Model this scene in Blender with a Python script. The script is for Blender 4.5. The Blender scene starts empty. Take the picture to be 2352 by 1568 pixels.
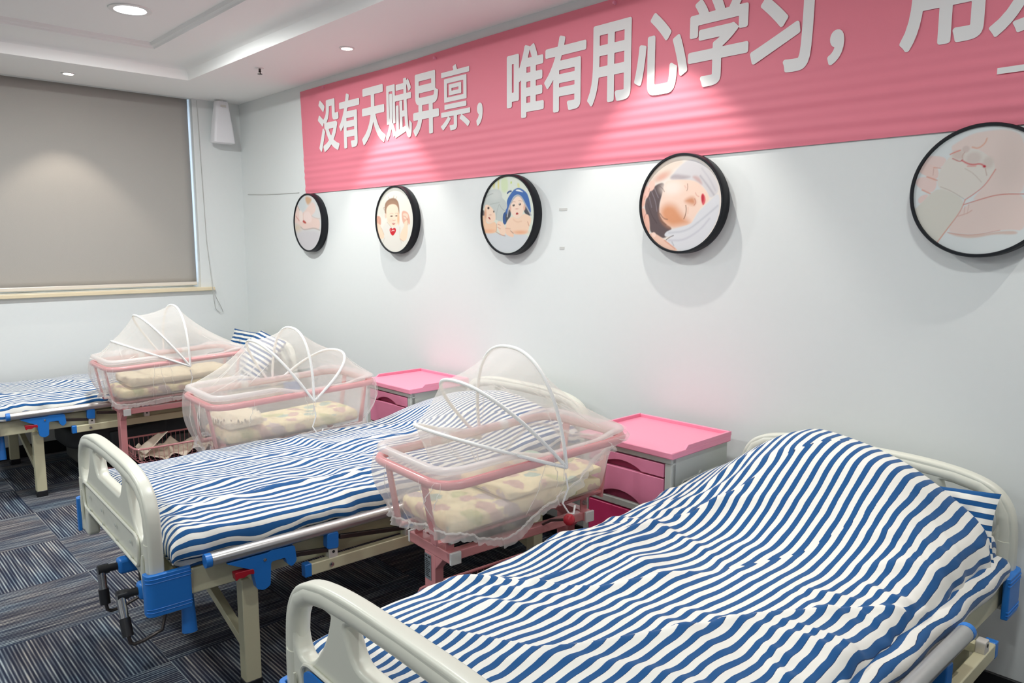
import bpy, bmesh, math, random
import numpy as np
from mathutils import Vector, Matrix, Euler
from math import sin, cos, pi, radians as R

sc = bpy.context.scene
COL = sc.collection

# ------------------------------------------------------------------ camera
cam_d = bpy.data.cameras.new('camera')
cam = bpy.data.objects.new('camera', cam_d); COL.objects.link(cam)
cam_d.sensor_fit = 'HORIZONTAL'; cam_d.sensor_width = 36.0
cam_d.lens = 36.0 * 1724.26 / 2352.0
cam_d.clip_start = 0.05; cam_d.clip_end = 60
cam.location = (5.856, -2.64, 1.43)
cam.rotation_mode = 'XYZ'
cam.rotation_euler = (R(90 - 7.394), 0, R(46.313))
sc.camera = cam

# ------------------------------------------------------------------ world, exposure
w = bpy.data.worlds.new('daylight'); sc.world = w; w.use_nodes = True
bg = w.node_tree.nodes['Background']
bg.inputs['Color'].default_value = (0.62, 0.78, 1.0, 1); bg.inputs['Strength'].default_value = 3.0
sc.view_settings.view_transform = 'Standard'
sc.view_settings.look = 'None'
sc.view_settings.gamma = 1.0
sc.view_settings.use_curve_mapping = False
sc.view_settings.exposure = 0.12
try:
    sc.cycles.max_bounces = 12; sc.cycles.transparent_max_bounces = 24
    sc.cycles.diffuse_bounces = 8; sc.cycles.sample_clamp_indirect = 6.0
    sc.cycles.caustics_reflective = False; sc.cycles.caustics_refractive = False
except Exception:
    pass

# lamps of the room: the wall-washer spots in the soffit and the round ceiling lamps in the tray
SPOTS = [(2.079, -0.301, 2.51), (4.0, -0.301, 2.51), (5.95, -0.301, 2.51), (0.304, -1.254, 2.51)]
LAMPS = [(1.56, -1.26, 2.63), (3.55, -1.26, 2.63), (5.55, -1.26, 2.63), (1.56, -3.0, 2.63), (3.55, -3.0, 2.63), (5.55, -3.0, 2.63), (3.55, -4.7, 2.63), (6.6, -4.7, 2.63)]
SPOT_W = 37.0
LAMP_W = [31, 17, 10, 26, 16, 10, 10, 9]
def spot_light(i, p):
    d = bpy.data.lights.new('spot_beam', 'SPOT'); d.energy = SPOT_W if i < 3 else SPOT_W * 0.55
    d.color = (1.0, 0.955, 0.89) if i < 3 else (1.0, 0.88, 0.74)
    d.spot_size = R(82); d.spot_blend = 0.42; d.shadow_soft_size = 0.010
    o = bpy.data.objects.new('spot_beam', d); COL.objects.link(o)
    o.location = (p[0], p[1], p[2] - 0.012); o.rotation_euler = (0, 0, 0)
def lamp_light(i, p):
    d = bpy.data.lights.new('lamp_glow', 'AREA'); d.energy = LAMP_W[i]; d.shape = 'DISK'; d.size = 0.17
    d.color = (0.955, 1.0, 0.985)
    o = bpy.data.objects.new('lamp_glow', d); COL.objects.link(o)
    o.location = (p[0], p[1], p[2] - 0.03)
for i, p in enumerate(SPOTS): spot_light(i, p)
for i, p in enumerate(LAMPS): lamp_light(i, p)

# ------------------------------------------------------------------ materials
def nodes(m):
    m.use_nodes = True
    return m.node_tree.nodes, m.node_tree.links, m.node_tree.nodes['Principled BSDF']
def mat(name, col, rough=0.5, metal=0.0, bump=0.0, scale=60.0, var=0.0, spec=0.5, coat=0.0):
    m = bpy.data.materials.new(name); n, l, p = nodes(m)
    p.inputs['Roughness'].default_value = rough; p.inputs['Metallic'].default_value = metal
    p.inputs['Specular IOR Level'].default_value = spec
    p.inputs['Coat Weight'].default_value = coat
    p.inputs['Base Color'].default_value = (*col, 1)
    tc = n.new('ShaderNodeTexCoord')
    nz = n.new('ShaderNodeTexNoise'); nz.inputs['Scale'].default_value = scale; nz.inputs['Detail'].default_value = 4
    l.new(tc.outputs['Object'], nz.inputs['Vector'])
    if var > 0:
        mx = n.new('ShaderNodeMix'); mx.data_type = 'RGBA'
        mx.inputs[6].default_value = (*[c * (1 - var) for c in col], 1); mx.inputs[7].default_value = (*[min(1, c * (1 + var)) for c in col], 1)
        l.new(nz.outputs['Fac'], mx.inputs[0]); l.new(mx.outputs[2], p.inputs['Base Color'])
    if bump > 0:
        b = n.new('ShaderNodeBump'); b.inputs['Strength'].default_value = bump; b.inputs['Distance'].default_value = 0.002
        l.new(nz.outputs['Fac'], b.inputs['Height']); l.new(b.outputs['Normal'], p.inputs['Normal'])
    return m
def emit(name, col, s):
    m = bpy.data.materials.new(name); m.use_nodes = True; n = m.node_tree.nodes; l = m.node_tree.links
    n.remove(n['Principled BSDF']); e = n.new('ShaderNodeEmission')
    e.inputs[0].default_value = (*col, 1); e.inputs[1].default_value = s
    l.new(e.outputs[0], n['Material Output'].inputs[0]); return m
def sheer(name, col, alpha, gloss=0.0, rough=0.3, weave=0.0):
    m = bpy.data.materials.new(name); m.use_nodes = True; n = m.node_tree.nodes; l = m.node_tree.links
    p = n['Principled BSDF']; p.inputs['Base Color'].default_value = (*col, 1); p.inputs['Roughness'].default_value = rough
    p.inputs['Specular IOR Level'].default_value = gloss
    tl = n.new('ShaderNodeBsdfTranslucent'); tl.inputs[0].default_value = (*col, 1)
    m1 = n.new('ShaderNodeMixShader'); m1.inputs[0].default_value = 0.4
    l.new(p.outputs[0], m1.inputs[1]); l.new(tl.outputs[0], m1.inputs[2])
    tr = n.new('ShaderNodeBsdfTransparent'); m2 = n.new('ShaderNodeMixShader'); m2.inputs[0].default_value = alpha
    l.new(tr.outputs[0], m2.inputs[1]); l.new(m1.outputs[0], m2.inputs[2])
    if weave > 0:
        tc = n.new('ShaderNodeTexCoord'); nz = n.new('ShaderNodeTexNoise'); nz.inputs['Scale'].default_value = 14; nz.inputs['Detail'].default_value = 2
        l.new(tc.outputs['Object'], nz.inputs['Vector'])
        mr = n.new('ShaderNodeMapRange'); mr.inputs[1].default_value = 0.3; mr.inputs[2].default_value = 0.7
        mr.inputs[3].default_value = alpha - weave; mr.inputs[4].default_value = alpha + weave
        l.new(nz.outputs['Fac'], mr.inputs[0]); l.new(mr.outputs[0], m2.inputs[0])
    l.new(m2.outputs[0], n['Material Output'].inputs[0]); return m

M = {}
M['wall'] = mat('wall_paint', (0.735, 0.758, 0.752), 0.6, bump=0.12, scale=35, var=0.012)
M['ceil'] = mat('ceiling_paint', (0.91, 0.905, 0.89), 0.75, bump=0.03, scale=80)
M['white'] = mat('white_enamel', (0.82, 0.82, 0.80), 0.35)
M['whitep'] = mat('white_plastic', (0.84, 0.83, 0.86), 0.4)
M['black'] = mat('black_skirting', (0.012, 0.012, 0.014), 0.4)
M['sill'] = mat('cream_stone', (0.74, 0.63, 0.44), 0.35, var=0.06, scale=14)
M['blind'] = mat('taupe_blind_fabric', (0.385, 0.365, 0.34), 0.85, bump=0.15, scale=300, var=0.04)
M['alu'] = mat('anodised_bar', (0.74, 0.70, 0.64), 0.35, metal=0.2)
M['steel'] = mat('brushed_steel', (0.62, 0.61, 0.60), 0.32, metal=0.9, var=0.05, scale=40)
M['chrome'] = mat('chrome', (0.55, 0.55, 0.56), 0.15, metal=1.0)
M['dsteel'] = mat('dark_steel', (0.10, 0.085, 0.08), 0.35, metal=0.8)
M['blackp'] = mat('black_plastic', (0.015, 0.015, 0.018), 0.35)
M['abs'] = mat('ivory_abs', (0.70, 0.70, 0.61), 0.33, var=0.02, scale=8, bump=0.03)
M['cream'] = mat('cream_powder_coat', (0.66, 0.62, 0.42), 0.38, var=0.03, scale=10)
M['blue'] = mat('blue_plastic', (0.018, 0.19, 0.62), 0.35, bump=0.05, scale=200)
M['red'] = mat('red_plastic', (0.42, 0.010, 0.025), 0.35)
M['pinkmetal'] = mat('pink_enamel', (0.72, 0.30, 0.31), 0.3, coat=0.3)
M['pinktop'] = mat('pink_abs_top', (0.86, 0.30, 0.43), 0.38)
M['pinkdoor'] = mat('pink_abs_drawer', (0.74, 0.24, 0.38), 0.38)
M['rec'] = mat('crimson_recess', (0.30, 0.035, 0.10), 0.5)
M['magenta'] = mat('magenta_abs_door', (0.66, 0.045, 0.17), 0.38)
M['cabgrey'] = mat('grey_abs_body', (0.50, 0.53, 0.49), 0.45, bump=0.05, scale=120)
M['frame'] = mat('black_frame', (0.008, 0.010, 0.014), 0.42, spec=0.3)
M['dark'] = mat('dark_recess', (0.01, 0.01, 0.01), 0.7)
M['tub'] = sheer('frosted_tub_plastic', (0.85, 0.84, 0.82), 0.29, gloss=0.5, rough=0.25)
M['lip'] = sheer('frosted_tub_lip', (0.88, 0.87, 0.86), 0.42, gloss=0.5, rough=0.3)
M['net'] = sheer('white_netting', (0.90, 0.88, 0.86), 0.30, rough=0.9)
M['hem'] = sheer('white_net_hem', (0.92, 0.91, 0.89), 0.46, rough=0.9)
M['hoop'] = mat('white_hoop_sleeve', (0.88, 0.88, 0.86), 0.6)
M['lace'] = mat('cream_lace', (0.82, 0.76, 0.62), 0.9, bump=0.8, scale=260, var=0.08)
M['paper'] = mat('crumpled_wrap', (0.70, 0.60, 0.48), 0.6, var=0.12, scale=9)
M['greyfab'] = mat('dark_grey_upholstery', (0.035, 0.038, 0.042), 0.6, bump=0.3, scale=400)
M['midgrey'] = mat('mid_grey_upholstery', (0.11, 0.11, 0.10), 0.7, bump=0.3, scale=400)
M['letter'] = mat('white_letter_ink', (0.80, 0.80, 0.79), 0.6)
M['banner'] = mat('pink_banner_cloth', (0.80, 0.215, 0.285), 0.62, bump=0.1, scale=500, var=0.02)
M['disc'] = emit('lamp_disc', (0.93, 0.96, 1.0), 14.0)
M['bulb'] = emit('spot_bulb', (1.0, 0.93, 0.82), 16.0)
M['sticker'] = mat('grey_sticker', (0.20, 0.23, 0.25), 0.5)
M['ink'] = mat('sticker_ink', (0.02, 0.02, 0.025), 0.6)
M['wire'] = mat('grey_cord', (0.45, 0.45, 0.43), 0.6)
M['mark'] = mat('scuff_mark', (0.55, 0.55, 0.53), 0.8)

def m_print():
    m = bpy.data.materials.new('photo_print'); n, l, p = nodes(m)
    a = n.new('ShaderNodeAttribute'); a.attribute_name = 'ink'
    p.inputs['Roughness'].default_value = 0.35
    l.new(a.outputs['Color'], p.inputs['Base Color']); return m
M['print'] = m_print()

def m_stripe():
    m = bpy.data.materials.new('blue_white_striped_cotton'); n, l, p = nodes(m)
    p.inputs['Roughness'].default_value = 0.8; p.inputs['Specular IOR Level'].default_value = 0.25
    p.inputs['Sheen Weight'].default_value = 0.15
    uv = n.new('ShaderNodeUVMap'); uv.uv_map = 'UVMap'
    nz = n.new('ShaderNodeTexNoise'); nz.inputs['Scale'].default_value = 13; nz.inputs['Detail'].default_value = 3
    l.new(uv.outputs[0], nz.inputs['Vector'])
    sp = n.new('ShaderNodeSeparateXYZ'); l.new(uv.outputs[0], sp.inputs[0])
    ma = n.new('ShaderNodeMath'); ma.operation = 'MULTIPLY_ADD'; ma.inputs[1].default_value = 0.005; l.new(nz.outputs['Fac'], ma.inputs[0]); l.new(sp.outputs[0], ma.inputs[2])
    dv = n.new('ShaderNodeMath'); dv.operation = 'DIVIDE'; dv.inputs[1].default_value = 0.0315; l.new(ma.outputs[0], dv.inputs[0])
    fr = n.new('ShaderNodeMath'); fr.operation = 'FRACT'; l.new(dv.outputs[0], fr.inputs[0])
    cr = n.new('ShaderNodeValToRGB'); cr.color_ramp.interpolation = 'LINEAR'
    e = cr.color_ramp.elements
    W = (0.80, 0.79, 0.74, 1); B = (0.006, 0.082, 0.25, 1); D = (0.006, 0.03, 0.10, 1)
    e[0].position = 0.0; e[0].color = W; e[1].position = 1.0; e[1].color = W
    for pos, c in ((0.50, W), (0.515, B), (0.95, B), (0.962, D), (0.985, D)):
        q = e.new(pos); q.color = c
    l.new(fr.outputs[0], cr.inputs[0])
    n2 = n.new('ShaderNodeTexNoise'); n2.inputs['Scale'].default_value = 900; l.new(uv.outputs[0], n2.inputs['Vector'])
    b = n.new('ShaderNodeBump'); b.inputs['Strength'].default_value = 0.15; b.inputs['Distance'].default_value = 0.001
    l.new(n2.outputs['Fac'], b.inputs['Height']); l.new(b.outputs['Normal'], p.inputs['Normal'])
    l.new(cr.outputs[0], p.inputs['Base Color']); return m
M['stripe'] = m_stripe()

def m_babyprint():
    m = bpy.data.materials.new('cream_cotton_with_pastel_prints'); n, l, p = nodes(m)
    p.inputs['Roughness'].default_value = 0.85
    tc = n.new('ShaderNodeTexCoord')
    vo = n.new('ShaderNodeTexVoronoi'); vo.voronoi_dimensions = '2D'; vo.inputs['Scale'].default_value = 12.0; vo.inputs['Randomness'].default_value = 0.8
    nz = n.new('ShaderNodeTexNoise'); nz.inputs['Scale'].default_value = 38; nz.inputs['Detail'].default_value = 2
    l.new(tc.outputs['Object'], nz.inputs['Vector'])
    mp = n.new('ShaderNodeVectorMath'); mp.operation = 'MULTIPLY_ADD'; mp.inputs[1].default_value = (0.05, 0.05, 0.05)
    sh = n.new('ShaderNodeVectorMath'); sh.operation = 'MULTIPLY_ADD'; sh.inputs[1].default_value = (0.9, 0.7, 0.0)
    sx = n.new('ShaderNodeSeparateXYZ'); l.new(tc.outputs['Object'], sx.inputs[0]); cz = n.new('ShaderNodeCombineXYZ')
    for q_ in range(3): l.new(sx.outputs[2], cz.inputs[q_])
    l.new(cz.outputs[0], sh.inputs[0]); l.new(tc.outputs['Object'], sh.inputs[2])
    l.new(nz.outputs['Color'], mp.inputs[0]); l.new(sh.outputs[0], mp.inputs[2]); l.new(mp.outputs[0], vo.inputs['Vector'])
    cr = n.new('ShaderNodeValToRGB'); e = cr.color_ramp.elements; cr.color_ramp.interpolation = 'CONSTANT'
    e[0].color = (0.16, 0.42, 0.42, 1); e[0].position = 0.0
    e[1].color = (0.52, 0.24, 0.30, 1); e[1].position = 0.3
    q = e.new(0.55); q.color = (0.36, 0.26, 0.40, 1); q = e.new(0.78); q.color = (0.45, 0.52, 0.20, 1)
    sp = n.new('ShaderNodeSeparateColor'); l.new(vo.outputs['Color'], sp.inputs[0]); l.new(sp.outputs[0], cr.inputs[0])
    lt = n.new('ShaderNodeMath'); lt.operation = 'LESS_THAN'; lt.inputs[1].default_value = 0.36; l.new(vo.outputs['Distance'], lt.inputs[0])
    ml = n.new('ShaderNodeMath'); ml.operation = 'MULTIPLY'; ml.inputs[1].default_value = 0.62; l.new(lt.outputs[0], ml.inputs[0])
    mx = n.new('ShaderNodeMix'); mx.data_type = 'RGBA'; mx.inputs[6].default_value = (0.86, 0.74, 0.44, 1)
    l.new(ml.outputs[0], mx.inputs[0]); l.new(cr.outputs[0], mx.inputs[7]); l.new(mx.outputs[2], p.inputs['Base Color'])
    return m
M['baby'] = m_babyprint()
M['babyplain'] = mat('cream_dotted_cotton', (0.80, 0.70, 0.50), 0.9, bump=0.3, scale=60, var=0.05)

def m_carpet():
    m = bpy.data.materials.new('checkered_carpet_tiles'); n, l, p = nodes(m)
    p.inputs['Roughness'].default_value = 0.95; p.inputs['Specular IOR Level'].default_value = 0.1
    tc = n.new('ShaderNodeTexCoord'); sp = n.new('ShaderNodeSeparateXYZ'); l.new(tc.outputs['Object'], sp.inputs[0])
    def math_(op, a, b=None):
        if op == 'MULTIPLY_ADD_':
            k = n.new('ShaderNodeMath'); k.operation = 'MULTIPLY_ADD'; l.new(a, k.inputs[0]); k.inputs[1].default_value = b; k.inputs[2].default_value = 0.5 - 0.5*b; return k.outputs[0]
        k = n.new('ShaderNodeMath'); k.operation = op
        for i, v in enumerate((a, b)):
            if v is None: continue
            if isinstance(v, (int, float)): k.inputs[i].default_value = v
            else: l.new(v, k.inputs[i])
        return k.outputs[0]
    tx = math_('DIVIDE', math_('SUBTRACT', sp.outputs[0], 1.783), 0.5); ty = math_('DIVIDE', math_('SUBTRACT', sp.outputs[1], -1.815), 0.5)
    ix = math_('FLOOR', tx); iy = math_('FLOOR', ty)
    par = math_('FLOORED_MODULO', math_('ADD', ix, iy), 2.0)       # 1 where lines run along x
    inv = math_('SUBTRACT', 1.0, par)
    across = math_('ADD', math_('MULTIPLY', sp.outputs[1], par), math_('MULTIPLY', sp.outputs[0], inv))
    along = math_('ADD', math_('MULTIPLY', sp.outputs[0], par), math_('MULTIPLY', sp.outputs[1], inv))
    tid = math_('ADD', math_('MULTIPLY', ix, 3.17), math_('MULTIPLY', iy, 7.31))
    cv = n.new('ShaderNodeCombineXYZ'); l.new(math_('MULTIPLY', across, 80.0), cv.inputs[0]); l.new(math_('MULTIPLY', along, 4.0), cv.inputs[1]); l.new(tid, cv.inputs[2])
    n1 = n.new('ShaderNodeTexNoise'); n1.inputs['Scale'].default_value = 1.0; n1.inputs['Detail'].default_value = 1.5; l.new(cv.outputs[0], n1.inputs['Vector'])
    sw = math_('SINE', math_('MULTIPLY', across, 2 * pi / 0.0118))
    line = math_('ADD', math_('MULTIPLY', sw, 0.17), math_('MULTIPLY_ADD_', n1.outputs['Fac'], 0.62))
    fine = n.new('ShaderNodeTexNoise'); fine.inputs['Scale'].default_value = 330; fine.inputs['Detail'].default_value = 2; l.new(tc.outputs['Object'], fine.inputs['Vector'])
    line2 = math_('ADD', line, math_('MULTIPLY', math_('SUBTRACT', fine.outputs['Fac'], 0.5), 0.28))
    cr = n.new('ShaderNodeValToRGB'); e = cr.color_ramp.elements
    e[0].position = 0.34; e[0].color = (0.024, 0.025, 0.040, 1); e[1].position = 0.76; e[1].color = (0.44, 0.42, 0.38, 1)
    q = e.new(0.50); q.color = (0.068, 0.070, 0.088, 1); q = e.new(0.62); q.color = (0.17, 0.166, 0.172, 1)
    l.new(line2, cr.inputs[0])
    big = n.new('ShaderNodeTexNoise'); big.inputs['Scale'].default_value = 5.5; big.inputs['Detail'].default_value = 3
    cv2 = n.new('ShaderNodeCombineXYZ'); l.new(math_('MULTIPLY', across, 1.6), cv2.inputs[0]); l.new(math_('MULTIPLY', along, 0.6), cv2.inputs[1]); l.new(tid, cv2.inputs[2])
    l.new(cv2.outputs[0], big.inputs['Vector'])
    tint = n.new('ShaderNodeValToRGB'); t = tint.color_ramp.elements
    t[0].position = 0.36; t[0].color = (0.72, 0.92, 1.10, 1); t[1].position = 0.62; t[1].color = (1.03, 1.0, 1.0, 1)
    l.new(big.outputs['Fac'], tint.inputs[0])
    mx = n.new('ShaderNodeMix'); mx.data_type = 'RGBA'; mx.blend_type = 'MULTIPLY'; mx.inputs[0].default_value = 1.0
    l.new(cr.outputs[0], mx.inputs[6]); l.new(tint.outputs[0], mx.inputs[7]); l.new(mx.outputs[2], p.inputs['Base Color'])
    b = n.new('ShaderNodeBump'); b.inputs['Strength'].default_value = 0.6; b.inputs['Distance'].default_value = 0.003
    l.new(line2, b.inputs['Height']); l.new(b.outputs['Normal'], p.inputs['Normal'])
    return m
M['carpet'] = m_carpet()

# ------------------------------------------------------------------ mesh helpers
class MB:
    def __init__(s): s.v = []; s.f = []; s.uv = None
    def add(s, vs, fs):
        o = len(s.v); s.v += [tuple(p) for p in vs]; s.f += [tuple(i + o for i in q) for q in fs]; return s
    def box(s, x0, x1, y0, y1, z0, z1):
        return s.add([(x0,y0,z0),(x1,y0,z0),(x1,y1,z0),(x0,y1,z0),(x0,y0,z1),(x1,y0,z1),(x1,y1,z1),(x0,y1,z1)],
                     [(0,3,2,1),(4,5,6,7),(0,1,5,4),(1,2,6,5),(2,3,7,6),(3,0,4,7)])
    def obox(s, a, b, w, h, up=(0,0,1)):
        a = Vector(a); b = Vector(b); d = (b - a).normalized(); u = Vector(up)
        if abs(d.dot(u)) > 0.98: u = Vector((0,1,0))
        r = d.cross(u).normalized(); u = r.cross(d)
        vs = []
        for p in (a, b):
            for i, j in ((-1,-1),(1,-1),(1,1),(-1,1)): vs.append(p + r * (i * w / 2) + u * (j * h / 2))
        return s.add(vs, [(0,1,2,3),(7,6,5,4),(0,4,5,1),(1,5,6,2),(2,6,7,3),(3,7,4,0)])
    def tube(s, pts, r, n=10, closed=False, cap=True):
        P = [Vector(p) for p in pts]; m = len(P); rings = []
        up = Vector((0.13, 0.21, 0.97)).normalized(); prev = None
        for i in range(m):
            a = P[i - 1] if (i > 0 or closed) else P[i]; b = P[(i + 1) % m] if (i < m - 1 or closed) else P[i]
            d = (b - a); d = d.normalized() if d.length > 1e-9 else Vector((0,0,1))
            if prev is None:
                q = up if abs(d.dot(up)) < 0.9 else Vector((1,0,0)); r1 = d.cross(q).normalized()
            else:
                r1 = (prev - d * prev.dot(d)); r1 = r1.normalized() if r1.length > 1e-6 else d.cross(up).normalized()
            prev = r1; r2 = d.cross(r1); rr = r[i] if isinstance(r, (list, tuple)) else r
            rings.append([P[i] + r1 * (rr * cos(2*pi*k/n)) + r2 * (rr * sin(2*pi*k/n)) for k in range(n)])
        vs = [v for g in rings for v in g]; fs = []
        for i in range(m if closed else m - 1):
            j = (i + 1) % m
            for k in range(n): fs.append((i*n+k, i*n+(k+1)%n, j*n+(k+1)%n, j*n+k))
        if cap and not closed: fs += [tuple(range(n-1,-1,-1)), tuple((m-1)*n+k for k in range(n))]
        return s.add(vs, fs)
    def lathe(s, prof, c=(0,0,0), n=32, axis='z'):
        vs = []; m = len(prof)
        for r, h in prof:
            for k in range(n):
                a = 2*pi*k/n; x, y = r*cos(a), r*sin(a)
                vs.append((c[0]+x, c[1]+y, c[2]+h) if axis == 'z' else (c[0]+x, c[1]-h, c[2]+y) if axis == 'y' else (c[0]+h, c[1]+x, c[2]+y))
        fs = []
        for i in range(m-1):
            for k in range(n): fs.append((i*n+k, i*n+(k+1)%n, (i+1)*n+(k+1)%n, (i+1)*n+k))
        if prof[0][0] > 1e-6: fs.append(tuple(range(n-1,-1,-1)))
        if prof[-1][0] > 1e-6: fs.append(tuple((m-1)*n+k for k in range(n)))
        return s.add(vs, fs)
    def grid(s, P, closed_u=False):
        a, b = len(P), len(P[0]); fs = []
        for i in range(a - 1):
            for j in range(b if closed_u else b - 1):
                k = (j + 1) % b; fs.append((i*b+j, i*b+k, (i+1)*b+k, (i+1)*b+j))
        return s.add([p for r in P for p in r], fs)
    def prism(s, poly, z0, z1, f=lambda x, y, z: (x, y, z)):
        n = len(poly); vs = [f(x, y, z0) for x, y in poly] + [f(x, y, z1) for x, y in poly]
        return s.add(vs, [tuple(range(n-1,-1,-1)), tuple(range(n, 2*n))] + [(i, (i+1)%n, n+(i+1)%n, n+i) for i in range(n)])

def link(name, me, m, parent=None, loc=None, rot=None):
    o = bpy.data.objects.new(name, me); COL.objects.link(o)
    if m is not None: me.materials.append(m)
    if parent is not None: o.parent = parent
    if loc is not None: o.location = loc
    if rot is not None: o.rotation_euler = rot
    return o
def obj(name, mb, m, parent=None, smooth=False, bevel=0.0, seg=2, solid=0.0, sub=0, loc=None, rot=None, fix=True, angle=35):
    me = bpy.data.meshes.new(name); me.from_pydata(mb.v, [], mb.f)
    if fix:
        bm = bmesh.new(); bm.from_mesh(me); bmesh.ops.recalc_face_normals(bm, faces=bm.faces); bm.to_mesh(me); bm.free()
    me.update()
    o = link(name, me, m, parent, loc, rot)
    if solid:
        k = o.modifiers.new('thick', 'SOLIDIFY'); k.thickness = solid; k.offset = 0
    if bevel:
        k = o.modifiers.new('round', 'BEVEL'); k.width = bevel; k.segments = seg; k.limit_method = 'ANGLE'; k.angle_limit = R(40)
    if sub:
        k = o.modifiers.new('sub', 'SUBSURF'); k.levels = sub; k.render_levels = sub
    if smooth or bevel:
        for p in me.polygons: p.use_smooth = True
        if not sub:
            bm = bmesh.new(); bm.from_mesh(me)
            for ed in bm.edges:
                if len(ed.link_faces) == 2 and ed.calc_face_angle(0) > R(angle): ed.smooth = False
            bm.to_mesh(me); bm.free()
    return o
def flat_shape(outline, holes, ext, bev, f):
    """2D outline with holes, extruded with a rounded edge; f maps (x, y, z) to the place it stands."""
    cu = bpy.data.curves.new('shape', 'CURVE'); cu.dimensions = '2D'; cu.fill_mode = 'BOTH'
    cu.extrude = ext; cu.bevel_depth = bev; cu.bevel_resolution = 3
    for pts in [outline] + holes:
        sp = cu.splines.new('POLY'); sp.points.add(len(pts) - 1); sp.use_cyclic_u = True
        for i, p in enumerate(pts): sp.points[i].co = (p[0], p[1], 0, 1)
    o = bpy.data.objects.new('shape', cu); COL.objects.link(o)
    me = bpy.data.meshes.new_from_object(o.evaluated_get(bpy.context.evaluated_depsgraph_get()))
    bpy.data.objects.remove(o); bpy.data.curves.remove(cu)
    b = MB(); b.v = [f(*v.co) for v in me.vertices]; b.f = [tuple(p.vertices) for p in me.polygons]
    bpy.data.meshes.remove(me); return b
def rpoly(pts, rad, n=6):
    """polygon with rounded corners; rad is one number or one per corner"""
    out = []; m = len(pts)
    for i in range(m):
        p = Vector(pts[i]).to_2d(); a = Vector(pts[i-1]).to_2d(); b = Vector(pts[(i+1)%m]).to_2d()
        r = rad[i] if isinstance(rad, (list, tuple)) else rad
        da = (a - p); db = (b - p); r1 = min(r, da.length * 0.49); r2 = min(r, db.length * 0.49)
        q0 = p + da.normalized() * r1; q2 = p + db.normalized() * r2
        for k in range(n + 1):
            t = k / n; q = q0 * (1-t)**2 + p * (2*t*(1-t)) + q2 * t**2; out.append((q.x, q.y))
    return out
def thing(name, label, cat, loc=(0,0,0), rz=0.0, group=None):
    o = bpy.data.objects.new(name, None); COL.objects.link(o); o.empty_display_size = 0.1
    o.location = loc; o.rotation_euler = (0, 0, rz); return tag(o, label, cat, group)
def tag(o, label, cat, group=None, kind=None):
    o['label'] = label; o['category'] = cat
    if group: o['group'] = group
    if kind: o['kind'] = kind
    return o
def struct(o):
    o['kind'] = 'structure'; return o
def dup(root, loc, rz, label, group=None):
    r = root.copy(); COL.objects.link(r); r.location = loc; r.rotation_euler = (0, 0, rz); r['label'] = label
    if group: r['group'] = group
    for ch in list(root.children):
        c = ch.copy(); COL.objects.link(c); c.parent = r
        for g in list(ch.children):
            d = g.copy(); COL.objects.link(d); d.parent = c
    return r
def uvset(o, uvs):
    me = o.data; l = me.uv_layers.new(name='UVMap')
    idx = np.zeros(len(me.loops), dtype=np.int32); me.loops.foreach_get('vertex_index', idx)
    l.data.foreach_set('uv', np.asarray(uvs, dtype=np.float32)[idx].ravel())

# ------------------------------------------------------------------ the setting
RX, RY, ZS = 8.4, -6.2, 2.51
struct(obj('floor', MB().add([(0,0,0),(RX,0,0),(RX,RY,0),(0,RY,0)], [(0,3,2,1)]), M['carpet']))
wr = MB().box(-0.25, RX, 0, 0.2, 0, 2.8)
struct(obj('wall_right', wr, M['wall']))
wl = MB().box(-0.25, 0, -0.365, 0, 0, 2.8).box(-0.25, 0, -2.75, -0.365, 0, 1.073).box(-0.25, 0, RY, -2.75, 0, 2.8).box(-0.25, 0, -2.75, -0.365, ZS, 2.8)
struct(obj('wall_left', wl, M['wall']))
struct(obj('wall_back', MB().box(-0.25, RX, RY - 0.2, RY, 0, 2.8), M['wall']))
struct(obj('wall_front', MB().box(RX, RX + 0.2, RY - 0.2, 0.2, 0, 2.8), M['wall']))
cp = [(0,2.51),(0.62,2.51),(0.622,2.545),(0.632,2.57),(0.655,2.588),(0.69,2.598),(0.73,2.60),(0.935,2.60),(0.94,2.61),(0.95,2.617),(0.957,2.613),(0.965,2.63),(1.0,2.63)]
rows = []
for d, z in cp:
    rows.append([(d, -d, z), (RX - d, -d, z), (RX - d, RY + d, z), (d, RY + d, z)])
mb = MB().grid(rows, closed_u=True); k = len(mb.v); mb.f.append((k-4, k-3, k-2, k-1))
struct(obj('ceiling', mb, M['ceil'], fix=False, smooth=True, angle=25))
struct(obj('baseboard_right', MB().box(0.012, RX, -0.012, 0, 0, 0.085), M['black'], bevel=0.002))
bl = MB().box(0, 0.012, RY, -0.012, 0, 0.085)
struct(obj('baseboard_left', bl, M['black'], bevel=0.002))
struct(obj('trim_1', MB().box(-0.2, 0.035, -2.78, -0.272, 1.073, 1.100), M['sill'], bevel=0.004))
wf = MB()
for y0, y1, z0, z1 in ((-2.75,-0.365,1.10,1.15),(-2.75,-0.365,2.46,2.51),(-2.75,-2.70,1.15,2.46),(-0.415,-0.365,1.15,2.46),(-1.58,-1.53,1.15,2.46)): wf.box(-0.205, -0.165, y0, y1, z0, z1)
win = struct(obj('window_1', wf, M['white'], bevel=0.004))
gl = bpy.data.materials.new('window_glass'); gl.use_nodes = True; n_ = gl.node_tree.nodes; l_ = gl.node_tree.links
n_.remove(n_['Principled BSDF']); t_ = n_.new('ShaderNodeBsdfTransparent'); g_ = n_.new('ShaderNodeBsdfGlossy'); g_.inputs['Roughness'].default_value = 0.02
x_ = n_.new('ShaderNodeMixShader'); x_.inputs[0].default_value = 0.06; l_.new(t_.outputs[0], x_.inputs[1]); l_.new(g_.outputs[0], x_.inputs[2]); l_.new(x_.outputs[0], n_['Material Output'].inputs[0])
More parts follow.
